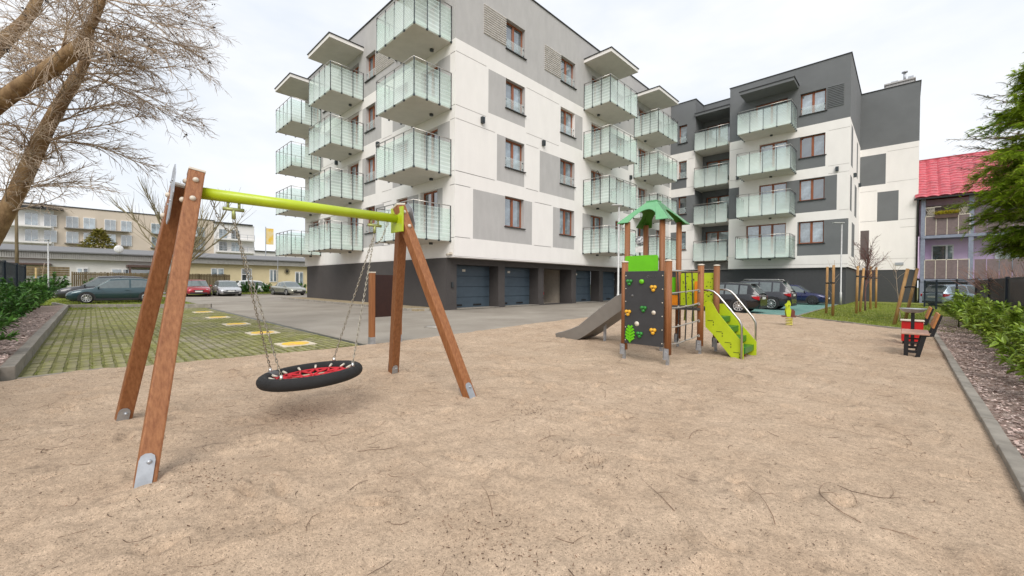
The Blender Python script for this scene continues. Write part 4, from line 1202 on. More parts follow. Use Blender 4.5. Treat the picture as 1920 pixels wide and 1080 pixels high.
# ================================================================= seats, bowl table and bin by the right kerb
SEATW = M("pinkish_bench_plank", (.46, .27, .20), .45, var=.12, scale=3, stretch=(3, .4, 3)); BACKW = M("orange_bench_plank", (.42, .17, .05), .5, var=.2, scale=4, stretch=(3, .4, 3))


def seat(y, label):
    t = thing("bench", label, "bench", (16.08, y, 0), 0, "single benches by the right kerb")
    mb = MB(); mb.box(-.15, .24, -.02, .98, .455, .485); mb.build("seat", SEATW, t, rel=True, bevel=.006)
    mb = MB(); mb.prism([(.265, .60), (.295, .59), (.375, .86), (.345, .87)], lambda u, v, w: (u, w, v), .95); mb.build("backrest", BACKW, t, rel=True, bevel=.006)
    for yy in (.06, .86):
        mb = MB(); mb.bar((-.085, yy, -.02), (-.075, yy, .455), .065, .06, 0, (0, 1, 0)); mb.bar((.07, yy, -.02), (.17, yy, .455), .065, .06, 0, (0, 1, 0))
        mb.bar((-.08, yy, .12), (.10, yy, .12), .04, .05); mb.bar((-.08, yy, .30), (.13, yy, .30), .04, .03)
        mb.bar((.15, yy, .44), (.29, yy, .46), .05, .05); mb.bar((.27, yy, .44), (.385, yy, .85), .05, .03, 0, (0, 1, 0))
        mb.build("frame", BLACKM, t, rel=True)
    return t


seat(-1.42, "black framed bench with pink seat plank nearest on the right of the sand")
seat(1.75, "black framed bench standing behind the red bin and metal bowl")
bt = thing("bowl_table", "shallow grey metal bowl on a thin black post between the two benches", "table", (16.10, .05, 0))
mb = MB(); pr = [(.02, .80), (.12, .815), (.17, .84), (.215, .89), (.225, .895), (.22, .905), (.0, .90)]
for k in range(24):
    pass
vs = []; n = 24
for r, z in pr[:-1]:
    for j in range(n): vs.append((r * math.cos(2 * PI * j / n), r * math.sin(2 * PI * j / n), z))
fs = [(i * n + j, i * n + (j + 1) % n, (i + 1) * n + (j + 1) % n, (i + 1) * n + j) for i in range(len(pr) - 2) for j in range(n)]
fs.append(tuple((len(pr) - 2) * n + j for j in range(n)))
mb.add(vs, fs, 0, True); mb.build("bowl", GALV, bt, rel=True)
mb = MB(); mb.box(-.03, .03, -.03, .03, -.03, .81); mb.build("post", BLACKM, bt, rel=True)
rb = thing("litter_bin", "bright red box bin standing between the benches", "bin", (16.10, .75, 0))
mb = MB(); mb.box(-.18, .18, -.15, .15, .12, .58); mb.build("body", RED, rb, rel=True, bevel=.01)
mb = MB(); mb.box(-.20, .20, -.18, .18, .585, .61); mb.build("lid", PLASTICW, rb, rel=True, bevel=.006)
mb = MB(); mb.box(-.16, -.12, -.03, .03, -.03, .12); mb.box(.12, .16, -.03, .03, -.03, .12); mb.build("foot", BLACKM, rb, rel=True)

# notice board behind the swing
nb = thing("notice_board", "dark brown board between two timber posts behind the swing", "notice board", (7.55, -8.15, 0))
for y in (0, .66):
    mb = MB(); mb.box(-.055, .055, y - .055, y + .055, .15, 1.60); o = mb.build("post", WOOD, nb, rel=True, bevel=.01)
    mb = MB(); mb.box(-.06, .06, y - .06, y + .06, 1.60, 1.625); mb.build("post_cap", PLASTICW, o, rel=True)
    mb = MB(); mb.box(-.06, .06, y - .06, y - .055, .0, .19); mb.box(.055, .06, y - .055, y + .055, .0, .19); mb.box(-.04, .04, y - .04, y + .04, -.03, .15); mb.build("post_shoe", GALV, o, rel=True)
mb = MB(); mb.box(-.012, .012, .05, .61, .62, 1.56); mb.build("board", M("dark_brown_board", (.028, .008, .006), .45), nb, rel=True)

# ================================================================= cars
def paint(name, col, metal=.35):
    return M(name, col, .25, metal, var=.04, coat=.8)


LENS = M("headlight_lens", (.62, .64, .66), .12, .3); TAIL = M("tail_light_lens", (.42, .012, .02), .15, coat=.5)
PLATE = M("licence_plate_white", (.70, .70, .68), .4); TRIM = M("black_trim", (.022, .022, .023), .5)
WHEELS = {}


def wheel_mesh(r, spokes, dark=False):
    k = (r, spokes, dark)
    if k in WHEELS: return WHEELS[k]
    t = MB(); w = .20
    pr = [(r * .66, 0), (r * .93, .0), (r, -.03), (r, -w + .03), (r * .93, -w), (r * .5, -w)]
    n = 28; vs = [(rr * math.cos(2 * PI * j / n), y, rr * math.sin(2 * PI * j / n)) for rr, y in pr for j in range(n)]
    fs = [(i * n + j, i * n + (j + 1) % n, (i + 1) * n + (j + 1) % n, (i + 1) * n + j) for i in range(len(pr) - 1) for j in range(n)]
    t.add(vs, fs, 0, True); ty = t.mesh("wheel", TYRE)
    q = MB(); q.cyl((0, -.04, 0), (0, -.05, 0), r * .67, 28, 1)
    q.tube([(r * .65 * math.cos(2 * PI * j / n), -.005, r * .65 * math.sin(2 * PI * j / n)) for j in range(n)], r * .045, 6, 0, closed=True)
    for s in range(spokes):
        a = 2 * PI * s / spokes
        q.bar((r * .08 * math.cos(a), -.018, r * .08 * math.sin(a)), (r * .64 * math.cos(a), -.008, r * .64 * math.sin(a)), r * .13, .03, 0, (0, 1, 0))
    q.cyl((0, -.045, 0), (0, .0, 0), r * .16, 14, 0)
    rm = q.mesh("rim", [M("dark_rim", (.06, .06, .065), .4, .5) if dark else RIM, TRIM])
    WHEELS[k] = (ty, rm)
    return WHEELS[k]


def lerp_profile(pts, x):
    return float(np.interp(x, [p[0] for p in pts], [p[1] for p in pts]))


def car(name, label, cat, x, y, heading, mat, L=4.1, W=1.74, H=1.47, wb=2.55, fo=.82, style="hatch", r=.315, spokes=10, dark_rim=False, z=0.0, roofrails=False, group=None):
    DGLASS.node_tree.nodes["Principled BSDF"].inputs["IOR"].default_value = 1.8
    t = thing(name, label, cat, (x, y, z), heading, group)
    h = L / 2; f_ax = h - fo; r_ax = f_ax - wb
    belt = .88 + (H - 1.45) * .55
    cowl = h - (1.08 if style == "hatch" else 1.02)
    tail = -h + {"hatch": .05, "wagon": .06, "suv": .06, "sedan": .95, "van": .05}[style]
    sh = [(-h, belt - .10), (-h + .12, belt + .04), (tail, belt + .04), (0, belt - .01), (cowl, belt - .03), (h - .45, belt - .13), (h - .12, belt - .24), (h, belt - .36)]
    if style == "sedan": sh = [(-h, belt - .12), (-h + .15, belt + .04), (-h + .9, belt + .05), (0, belt), (cowl, belt - .02), (h - .45, belt - .12), (h - .12, belt - .24), (h, belt - .36)]
    ws_top = cowl - (.68 if style == "hatch" else .80)
    re0 = {"hatch": tail + .34, "wagon": tail + .38, "suv": tail + .40, "sedan": tail + .75, "van": tail + .15}[style]
    roof = [(tail, belt + .06), (re0, H - .075), (re0 + .5, H - .02), ((re0 + ws_top) / 2 + .1, H), (ws_top, H - .06), (cowl, belt)]
    zb = .19 if style != "suv" else .23
    xs_ = sorted(set([-h, -h + .03, -h + .10, -h + .25, -h + .5, h - .5, h - .25, h - .10, h - .03, h, cowl, tail] + list(np.linspace(-h + .5, h - .5, 16))))
    mb = MB(); rows = []
    for xx in xs_:
        e = max(0, (abs(xx) - (h - .62)) / .62); k = W / 2 * (1 - .24 * e ** 2.6); s = lerp_profile(sh, xx)
        e2 = max(0, (abs(xx) - (h - .16)) / .16); zl = zb + .10 * e2
        mid = min(.62, s - .12)
        rows.append([(xx, 0, zl), (xx, k * .84, zl), (xx, k * .965, zl + .10), (xx, k * .995, .46), (xx, k, mid), (xx, k * .965, s - .06), (xx, k * .90, s), (xx, k * .5, s + .025), (xx, 0, s + .035)])
    n = len(rows[0])
    full = [r_ + [(p[0], -p[1], p[2]) for p in reversed(r_[1:-1])] for r_ in rows]; m2 = len(full[0])
    vs = [p for r_ in full for p in r_]
    fs = [(i * m2 + j, i * m2 + (j + 1) % m2, (i + 1) * m2 + (j + 1) % m2, (i + 1) * m2 + j) for i in range(len(full) - 1) for j in range(m2)]
    fs += [tuple(range(m2)), tuple((len(full) - 1) * m2 + j for j in range(m2))]
    mb.add(vs, fs, 0, True)
    body = mb.build("body", [mat, DGLASS, TRIM], t, rel=True)
    for p in body.data.polygons:
        if abs(p.normal.x) > .9 and abs(p.center.x) > h - .02: p.use_smooth = False
    # greenhouse
    bp = (ws_top + re0) / 2 + (.05 if style != "sedan" else 0)
    pil = [(bp - .04, bp + .04)] + ([(re0 + .42, re0 + .50)] if style in ("wagon", "suv", "sedan") else []) + ([(ws_top - .02, ws_top + .03)] if style == "van" else [])
    gx = sorted(set([tail, (tail + re0) / 2, re0 - .04, re0 + .10, ws_top - .03, ws_top + .06, (ws_top + cowl) / 2, cowl - .16, cowl] + [v for p in pil for v in p] + list(np.linspace(re0 + .12, ws_top - .05, 6))))
    g = MB(); grow = []
    for xx in gx:
        zr = lerp_profile(roof, xx); s = lerp_profile(sh, xx) - .012
        tt = max(0, min(1, (zr - s) / (H - s))); wb_ = W / 2 * .90; wr = W / 2 * (.90 - .20 * tt)
        zt2 = s + (zr - .07 - s) * .93 if zr - s > .1 else s + (zr - s) * .5
        wt = wb_ + (wr - wb_) * .9
        e = .10 * max(0, (tail + .5 - xx) / .5) ** 2
        grow.append([(xx, wb_ * (1 - e), s), (xx, wt * (1 - e), zt2), (xx, wr * (1 - e) - .01, max(zr - .03, zt2)), (xx, wr * .55, zr + .0), (xx, 0, zr + .012)])
    ff = [r_ + [(p[0], -p[1], p[2]) for p in reversed(r_[:-1])] for r_ in grow]; m3 = len(ff[0])
    b0 = [p for r_ in ff for p in r_]; faces = {0: [], 1: []}
    for i in range(len(ff) - 1):
        xm = (gx[i] + gx[i + 1]) / 2
        for j in range(m3 - 1):
            fcs = (i * m3 + j, i * m3 + j + 1, (i + 1) * m3 + j + 1, (i + 1) * m3 + j)
            glass = False
            if j in (0, m3 - 2): glass = (re0 + .10 < xm < cowl - .16) and not any(a < xm < b for a, b in pil)
            elif j in (2, 3, 4, 5): glass = (ws_top + .06 < xm < cowl) or (tail < xm < re0 - .04)
            faces[1 if glass else 0].append(fcs)
    b = len(g.v); g.v.extend(b0)
    for k_, lst in faces.items():
        for fc in lst: g.f.append(tuple(q + b for q in fc)); g.m.append(k_); g.s.append(k_ == 0)
    g.build("cabin", [mat, DGLASS], t, rel=True)
    # arches, sills, wheels
    for xx in (f_ax, r_ax):
        for sg in (1, -1):
            a = MB(); rr = r + .055
            pts = [(xx + rr * math.cos(an), rr * math.sin(an) + r) for an in [PI * k / 14 for k in range(15)]] + [(xx - rr, zb), (xx + rr, zb)]
            a.prism(pts, lambda u, v, w: (u, sg * (W / 2 - .12 + w), v), .124); a.build("wheel_arch", TRIM, t, rel=True)
            ty, rm = wheel_mesh(r, spokes, dark_rim)
            wo_ = link("wheel", ty, t, (xx, sg * (W / 2 + .010), r), 0 if sg > 0 else PI, True)
            link("rim", rm, wo_, (0, 0, 0), 0, True)
    for sg in (1, -1): a = MB(); a.box(r_ax + r + .06, f_ax - r - .06, sg * (W / 2 - .03) - .035, sg * (W / 2 - .03) + .033, zb - .02, zb + .10); a.build("side_skirt", TRIM, t, rel=True)
    a = MB(); a.box(h - .06, h + .012, -W * .33, W * .33, .26, .40); a.box(h - .06, h + .012, -W * .20, W * .20, belt - .40, belt - .32); a.build("grille", TRIM, t, rel=True)
    a = MB(); a.box(-h - .012, -h + .06, -W * .36, W * .36, .24, .36); a.build("rear_bumper_trim", TRIM, t, rel=True)
    for sg in (1, -1):
        a = MB(); z1 = belt - .27
        a.prism([(0, 0), (-.34, .10), (-.36, .02), (-.10, -.10), (0, -.10)], lambda u, v, w: (h - .06 + u, sg * (W / 2 * .56 + w + (-.30 - u * .0) * 0 + (-u) * .42), z1 + v), .14); a.build("headlight", LENS, t, rel=True, bevel=.012)
        a = MB(); zt_ = belt - .16
        a.prism([(-.02, -.10), (.20, -.02), (.30, .07), (.05, .10), (-.02, .08)], lambda u, v, w: (-h + .04 + u, sg * (W / 2 * .74 + w * 1 + u * .35), zt_ + v), .14); a.build("tail_light", TAIL, t, rel=True, bevel=.012)
        a = MB(); a.ball((cowl - .20, sg * (W / 2 + .07), belt + .05), .085, 10, 6, 0, (.6, 1.0, .75)); a.bar((cowl - .20, sg * (W / 2 - .10), belt), (cowl - .20, sg * (W / 2 + .05), belt + .03), .05, .04); a.build("mirror", mat if not dark_rim else TRIM, t, rel=True)
        a = MB(); a.box(bp + .05, bp + .24, sg * W / 2 * .985 - .012, sg * W / 2 * .985 + .02, belt - .17, belt - .14); a.build("door_handle", mat, t, rel=True)
        a = MB(); xx = bp - .02
        for q_ in (xx, ws_top + .30 if style != "van" else xx): a.box(q_ - .004, q_ + .004, sg * (W / 2 + .001) - .004, sg * (W / 2 + .001) + .003, zb + .12, belt - .10)
        a.build("door_seam", TRIM, t, rel=True)
    a = MB(); a.box(h + .005, h + .022, -.26, .26, .42, .53); a.build("licence_plate", PLATE, t, rel=True)
    a = MB(); zp = belt - .32 if style != "suv" else belt - .22; a.box(-h - .02, -h - .002, -.26, .26, zp, zp + .11); a.build("licence_plate", PLATE, t, rel=True)
    if style in ("suv", "hatch", "wagon"):
        a = MB(); a.prism([(0, 0), (-.20, -.02), (-.20, -.045), (0, -.06)], lambda u, v, w: (re0 + u - .02, -W * .30 + w, H - .05 + v), W * .6); a.build("roof_spoiler", mat, t, rel=True)
    if roofrails:
        a = MB()
        for sg in (1, -1): a.tube([(re0 + .1, sg * W * .32, H - .03), (re0 + .2, sg * W * .33, H + .03), (ws_top - .3, sg * W * .33, H + .04), (ws_top - .15, sg * W * .32, H - .02)], .018, 6)
        a.build("roof_rail", STEEL, t, rel=True)
    return t


TEALC = paint("dark_teal_paint", (.030, .066, .078)); BLK = paint("black_paint", (.012, .012, .014)); GREYP = paint("graphite_paint", (.030, .030, .036))
REDP = paint("red_car_paint", (.38, .018, .032)); SILV = paint("silver_paint", (.52, .53, .55), .5); CHAMP = paint("champagne_paint", (.33, .33, .28), .5)
NAVY = paint("navy_paint", (.012, .016, .075)); ICE = paint("ice_blue_paint", (.38, .47, .56), .4); WHT = paint("white_car_paint", (.70, .71, .72), .1)
car("parked_car", "dark teal three-door hatchback parked sideways on the grass paving behind the swing", "car", -18.4, -11.42, math.radians(-90), TEALC, 3.98, 1.68, 1.49, 2.55, .80, "hatch", .315, 10, z=.05)
car("parked_car", "charcoal sport utility car mostly hidden behind the teal hatchback", "car", -21.4, -11.72, math.radians(-90), GREYP, 4.4, 1.82, 1.64, 2.65, .85, "suv", .35, 5, z=.05)
car("parked_car", "bright red car facing the camera beside the silver car", "car", -30.4, -5.75, math.radians(-4), REDP, 4.3, 1.80, 1.52, 2.6, .85, "suv", .33, 5)
car("parked_car", "silver hatchback facing the camera between the red car and the grass strip", "car", -30.5, -3.45, math.radians(-2), SILV, 4.4, 1.80, 1.47, 2.65, .9, "hatch", .32, 5)
car("parked_car", "greenish champagne saloon parked beside the far end of the long facade", "car", -30.0, 1.75, math.radians(10), CHAMP, 4.5, 1.75, 1.42, 2.68, .92, "sedan", .31, 8)
car("parked_car", "white car half hidden behind the green bushes by the yellow wall", "car", -36.3, .35, math.radians(95), WHT, 4.3, 1.75, 1.5, 2.6, .85, "wagon", .31, 8)
car("parked_car", "shiny black coupe-backed car nearest the lime stairs", "car", 8.82, 10.42, PI, BLK, 4.4, 1.80, 1.50, 2.66, .85, "suv", .345, 10)
car("parked_car", "graphite estate car between the black car and the navy car", "car", 9.35, 14.72, PI, GREYP, 4.4, 1.80, 1.66, 2.62, .85, "suv", .35, 10, roofrails=True)
car("parked_car", "navy blue hatchback facing right close to the dark plinth of the wing", "car", 10.0, 23.45, 0, NAVY, 4.3, 1.76, 1.46, 2.6, .85, "hatch", .315, 7, True)
car("parked_car", "pale ice blue estate car under the balconies of the lilac house", "car", 18.9, 28.9, math.radians(44), ICE, 4.5, 1.78, 1.52, 2.7, .9, "wagon", .32, 7)
car("parked_car", "black car standing inside the open parking hall doorway", "car", -3.45, 7.95, PI, BLK, 4.0, 1.72, 1.45, 2.5, .8, "hatch", .31, 7)

# ================================================================= fences
FENCE = M("anthracite_fence_paint", (.018, .028, .042), .45, .3)
FMESH = mesh_fabric("welded_wire_infill", (.022, .034, .048), .60)
RMESH = mesh_fabric("reed_screen", (.052, .046, .044), .82)


def panel_fence(label, pts, h, infill, zb=.25, bar=True):
    t = thing("mesh_fence", label, "fence", (pts[0][0], pts[0][1], 0))
    for i, (x, y) in enumerate(pts):
        mb = MB(); mb.box(x - .045, x + .045, y - .045, y + .045, -.05, h + .04); mb.build("post", FENCE, t)
    for (x0, y0), (x1, y1) in zip(pts[:-1], pts[1:]):
        a = Vector((x0, y0, 0)); b = Vector((x1, y1, 0)); d = (b - a).normalized()
        mb = MB()
        mb.bar(a + Vector((0, 0, h - .02)), b + Vector((0, 0, h - .02)), .03, .04); mb.bar(a + Vector((0, 0, h * .55)), b + Vector((0, 0, h * .55)), .03, .02)
        if bar: mb.bar(a + Vector((0, 0, zb + .05)), b + Vector((0, 0, zb + .05)), .06, .14)
        n = int((b - a).length / .14)
        for k in range(1, n):
            p = a + (b - a) * (k / n); mb.bar(p + Vector((0, 0, zb)), p + Vector((0, 0, h)), .008, .008, 0, tuple(d))
        mb.build("rail", FENCE, t)
        mb = MB(); mb.quad(a + Vector((0, 0, zb + .1)), b + Vector((0, 0, zb + .1)), b + Vector((0, 0, h - .03)), a + Vector((0, 0, h - .03))); mb.build("wire_panel", infill, t)
    return t


panel_fence("dark blue mesh fence behind the laurels on the left edge", [(12.0, -14.75), (9.0, -14.75), (6.0, -14.75), (3.0, -14.75), (0, -14.75), (-3, -14.75), (-5.6, -14.75), (-9, -14.75), (-12.7, -14.75), (-16, -14.75)], 2.1, mesh_fabric("left_fence_screen", (.020, .040, .055), .84), .25)
panel_fence("anthracite fence with reed screen behind the laurels on the right edge", [(18.25, -9.5), (18.25, -6.0), (18.25, -2.5), (18.25, .9), (18.25, 4.1), (18.25, 7.3), (18.25, 11.0), (18.25, 14.8)], 1.66, RMESH, .25)
panel_fence("thin anthracite wire fence in front of the lilac house", [(18.25, 14.9), (17.9, 18.8), (17.3, 22.2), (16.9, 25.6)], 1.72, mesh_fabric("open_wire", (.03, .04, .055), .22), .1, False)

# wooden fence in front of the low building
OLDW = M("weathered_fence_wood", (.115, .082, .042), .9, col2=(.21, .16, .09), scale=6, stretch=(1, 1, .2), objvar=.2)
wf_ = thing("wooden_fence", "weathered brown picket fence in front of the low building", "fence", (-35.8, -15, 0))
mb = MB(); mb.box(-.012, .012, 0, .105, .25, 2.1); pk = mb.mesh("picket", OLDW)
for k in range(92): link("picket", pk, wf_, (-35.8 + random.uniform(-.01, .01), -13.6 + k * .125, random.uniform(-.03, .03)))
mb = MB()
for z in (.5, 1.85): mb.box(-35.85, -35.82, -13.6, -2.1, z, z + .09)
mb.build("rail", OLDW, wf_)
for k in range(6): mb = MB(); mb.box(-35.95, -35.85, -13.6 + k * 2.2, -13.5 + k * 2.2, -.02, 2.1); mb.build("post", OLDW, wf_)
for k in range(4): mb = MB(); mb.box(-35.86, -35.82, -17.2, -13.7, 1.72 + k * .2, 1.90 + k * .2); mb.build("board", OLDW, wf_)
for k in range(4): mb = MB(); mb.box(-35.0, -34.96, -19.6, -15.9, .5 + k * .42, .68 + k * .42); mb.build("board", OLDW, wf_)

# ================================================================= low building along the far side
LB_T = thing("low_building", "long single storey building with grey fascia, white at left and yellow at right", "building", (-42, -4.7, 0))
CREAM = M("yellow_render", (.66, .56, .36), .85, var=.05, scale=.6); OFFW = M("offwhite_render", (.68, .665, .64), .85, var=.06, scale=.6)
FASC = M("corrugated_fascia", (.33, .32, .30), .7, var=.1, scale=3); WDARK = M("dark_opening", (.06, .055, .05), .8)
mb = MB(); mb.box(-50, -42, -34, -4.72, 0, 3.4); mb.build("white_wall", OFFW, LB_T)
mb = MB(); mb.box(-50, -42, -4.72, 16, 0, 3.4); mb.build("yellow_wall", CREAM, LB_T)
mb = MB(); mb.box(-42.2, -41.5, -34, 16, 3.38, 3.44); fx_ = 0
for k in range(360): mb.box(-41.6, -41.55, -34 + k * .139, -33.91 + k * .139, 3.42, 3.98)
mb.box(-41.68, -41.6, -34, 16, 3.4, 4.0); mb.build("fascia", FASC, LB_T)
mb = MB(); mb.add([(-41.4, -34.2, 3.98), (-41.4, 16.2, 3.98), (-50.5, 16.2, 4.95), (-50.5, -34.2, 4.95), (-41.4, -34.2, 4.1), (-41.4, 16.2, 4.1), (-50.5, 16.2, 5.05), (-50.5, -34.2, 5.05)],
                  [(0, 1, 2, 3), (4, 5, 6, 7), (0, 1, 5, 4), (1, 2, 6, 5), (2, 3, 7, 6), (3, 0, 4, 7)]); mb.build("roof", M("grey_roof_sheet", (.17, .17, .175), .7), LB_T)
for y0, y1, z0, z1, nm in ((-2.75, -1.5, 1.9, 2.9, "w"), (.25, 1.35, .85, 2.95, "w"), (3.3, 4.1, 1.3, 2.9, "w"), (6.3, 7.3, .1, 2.7, "d"), (10.0, 11, 1.3, 2.9, "w"), (-16.2, -15.1, 1.2, 2.6, "w"), (-11.0, -9.4, .2, 2.6, "d"), (-19.5, -18.2, .1, 2.6, "d"), (-13.4, -12.6, 1.4, 2.6, "w")):
    mb = MB(); mb.box(-42.02, -41.93, y0, y1, z0, z1); o = mb.build("window" if nm == "w" else "door", WWHITE, LB_T)
    n = 2
    for k in range(n):
        for (za, zb_) in (((z0 + .1, z0 + (z1 - z0) * .66 - .05), (z0 + (z1 - z0) * .66 + .05, z1 - .1)) if z1 - z0 > 1.8 and nm == "w" else ((z0 + .1, z1 - .1),)):
            mb = MB(); w = (y1 - y0) / n; mb.box(-41.93, -41.915, y0 + k * w + .09, y0 + (k + 1) * w - .06, za, zb_); mb.build("pane", WPANE, o, rel=True)
mb = MB(); mb.box(-42, -40.2, -18, -15, 2.75, 2.9); mb.box(-42, -39.6, -9.9, -6.9, 2.72, 2.95)
for y in (-9.8, -7.0): mb.box(-39.75, -39.6, y, y + .15, 0, 2.75)
mb.build("porch_roof", M("porch_brown", (.10, .06, .05), .8), LB_T)
mb = MB(); mb.box(-42.0, -41.9, -9.8, -7.0, .3, 2.5); mb.build("porch_glazing", WPANE, LB_T)
mb = MB(); mb.ball((-41.3, -10.45, 4.55), .38, 14, 8, 0, (.25, 1, 1)); mb.tube([(-41.5, -10.45, 4.0), (-41.4, -10.45, 4.5)], .04, 6); mb.tube([(-41.3, -10.45, 4.3), (-40.8, -10.45, 4.35)], .02, 5)
tag(mb.build("satellite_dish", M("dish_white", (.7, .7, .7), .4)), "white satellite dish on the roof edge of the low building", "satellite dish")
mb = MB()
for k in range(14):
    a = k * 2 * PI / 14; mb.tube([(-41.9, 5.3, 2.75), (-41.85, 5.3 + .35 * math.cos(a), 2.7 + .4 * math.sin(a))], .02, 4)
mb.ball((-41.85, 5.3, 2.7), .14, 8, 5); tag(mb.build("wall_lantern", BLACKM), "black ornament lamp on the yellow wall", "lamp")

# ================================================================= beige apartment house beyond it
BE = thing("beige_apartment_house", "long beige apartment house with grey balcony ledges far behind the low building", "building", (-75, -6, 0))
BEI = M("beige_render", (.58, .50, .415), .85, var=.05, scale=.3); OFF2 = M("pale_render", (.70, .685, .67), .85, var=.04, scale=.3); GBAL = M("grey_ledge", (.22, .20, .18), .8)
mb = MB(); mb.box(-88, -75, -21.5, 3.2, 0, 12.35); mb.build("beige_wall", BEI, BE)
mb = MB(); mb.box(-88, -74.8, 3.2, 9.6, 0, 12.0); mb.build("white_wall", OFF2, BE)
mb = MB(); mb.box(-88, -74.9, -27, -16.2, 0, 11.9); mb.build("white_wall", OFF2, BE)
mb = MB(); mb.box(-88.2, -74.9, -21.5, 3.3, 12.35, 12.5); mb.box(-88.2, -74.5, 3.1, 9.3, 12.0, 12.25); mb.box(-88, -73.6, -27, -15.2, 11.7, 11.95); mb.build("roof", COPING, BE)
fw = MB(); fw.box(0, .12, 0, 1.3, 0, 1.75); fwm = fw.mesh("window", WWHITE); fp = MB(); fp.box(.12, .14, .06, .62, .06, 1.69); fp.box(.12, .14, .68, 1.24, .06, 1.69); fpm = fp.mesh("pane", WPANE)
led = MB(); led.box(0, .9, 0, 2.9, 0, .12); ledm = led.mesh("balcony_ledge", GBAL)
for zf in (9.25, 6.95, 4.65, 2.3):
    for y0 in (-15.0, -13.2, -10.9, -9.05, -5.4, -3.7, -1.2, .6): 
        o = link("window", fwm, BE, (-75.0, y0, zf)); link("pane", fpm, o, (0, 0, 0), 0, True)
    for y0 in (-15.15, -11.05, -5.5, -1.3): link("balcony_ledge", ledm, BE, (-75, y0, zf - .12))
    for y0, xx in ((3.9, -74.8), (5.8, -74.8), (-19.0, -74.9), (-17.2, -74.9)):
        o = link("window", fwm, BE, (xx, y0, zf)); link("pane", fpm, o, (0, 0, 0), 0, True)
    mb = MB(); mb.box(-74.8, -73.4, 3.4, 9.4, zf - .3, zf - .05); mb.box(-74.9, -73.4, -26, -16.4, zf - .3, zf - .1); mb.build("balcony_ledge", OFF2, BE)
    mb = MB()
    for zz in (.35, .8): mb.box(-73.5, -73.45, 3.4, 9.4, zf + zz, zf + zz + .05)
    for k in range(6): mb.box(-73.5, -73.45, 3.4 + k * 1.18, 3.46 + k * 1.18, zf - .1, zf + .85)
    mb.build("balcony_rail", GALV, BE)
# white house further right behind
WH = thing("white_house", "white balcony block partly seen behind the advertising banner", "building", (-95, 13, 0))
mb = MB(); mb.box(-110, -95, 12.5, 40, 0, 8.5); mb.build("wall", OFF2, WH)
mb = MB(); mb.box(-110, -94.6, 12.3, 40.2, 8.5, 8.7); mb.build("roof", COPING, WH)
for k in range(8): mb = MB(); mb.box(-95, -94.9, 14 + k * 2.4, 15.2 + k * 2.4, 5.6, 7.2); mb.build("window", M("reddish_window", (.22, .10, .08), .4), WH)
bn = thing("advertising_banner", "tall yellow banner on a mast beside the far balconies", "banner", (-50, 5.5, 0))
mb = MB(); mb.cyl((-50, 5.0, 0), (-50, 5.0, 9.2), .06, 8); mb.build("mast", GALV, bn)
mb = MB(); mb.box(-50.02, -49.98, 5.05, 6.0, 6.7, 9.0); mb.build("cloth", M("yellow_cloth", (.80, .50, .03), .7, col2=(.75, .62, .35), scale=1.4), bn)
rs = thing("road_sign", "round no parking sign on a thin grey pole behind the champagne car", "road sign", (-31.5, 1.2, 0))
mb = MB(); mb.cyl((-31.9, 1.35, 0), (-31.9, 1.35, 4.9), .035, 8); mb.build("pole", GALV, rs)
mb = MB(); mb.cyl((-31.86, 1.35, 4.55), (-31.84, 1.35, 4.55), .30, 20); mb.build("plate", M("sign_face", (.10, .10, .11), .5, col2=(.5, .5, .5), scale=9, ramp=(.45, .55)), rs)
rs2 = thing("road_sign", "small sign plate on a black pole in front of the balconies behind the play tower", "road sign", (4.4, 12, 0))
mb = MB(); mb.cyl((4.06, 11.3, 0), (4.06, 11.3, 3.6), .03, 8); mb.build("pole", BLACKM, rs2)
mb = MB(); mb.cyl((4.10, 11.27, 4.05), (4.085, 11.285, 4.05), .3, 20); mb.build("round_plate", MATS["sign_face"], rs2)
mb = MB(); mb.box(3.8, 4.3, 11.25, 11.27, 3.35, 3.72); mb.build("text_plate", PLATE, rs2)

# ================================================================= lamp posts
LAMPP = M("lamp_post_grey", (.50, .50, .49), .5, .3)


def lamp(label, x, y, h, rz, wd=.5):
    t = thing("street_lamp", label, "street lamp", (x, y, 0), rz)
    mb = MB(); mb.tube([(0, 0, 0), (0, 0, .9), (0, 0, .92), (0, 0, h)], [.07, .07, .048, .04], 10); mb.build("pole", LAMPP, t, rel=True)
    mb = MB(); mb.box(-wd, .12, -.11, .11, h, h + .05); mb.build("lamp_head", LAMPP, t, rel=True, bevel=.01)
    mb = MB(); mb.box(-.14, .14, -.14, .14, -.02, .025); mb.build("base_flange", STEELD, t, rel=True)
    return t


lamp("slim grey lamp post on the lawn in front of the wing", 12.72, 24.2, 5.75, math.radians(46), .62)
lamp("slim grey lamp post in the drive behind the slide", 6.15, 5.0, 5.1, math.radians(44), .34)
lamp("slim pale lamp post beside the grass at the left, near the dark cars", -32.4, -14.75, 4.5, math.radians(44), 1.0)
up = thing("utility_pole", "thin weathered wooden pole behind the fence at the far left", "pole", (-30.9, -16.2, 0))
mb = MB(); mb.tube([(-30.9, -16.2, 0), (-30.9, -16.2, 6.5)], [.11, .08], 8); mb.build("pole", OLDW, up)
mb = MB(); mb.tube([(-31.0, -15.3, 0), (-31.0, -15.3, 2.3)], .06, 7); tag(mb.build("fence_stake", M("fresh_stake", (.42, .30, .13), .7)), "pale wooden stake standing left of the teal hatchback", "stake")


# ================================================================= bare trees
def rnd_dir(d, spread):
    v = Vector((random.gauss(0, 1), random.gauss(0, 1), random.gauss(0, 1))).normalized()
    return (d + v * spread).normalized()


def grow(p, d, L, n, bend, droop):
    pts = [Vector(p)]; d = Vector(d).normalized()
    for k in range(n):
        d = (rnd_dir(d, bend) + Vector((0, 0, droop))).normalized(); pts.append(pts[-1] + d * (L / n))
    return pts


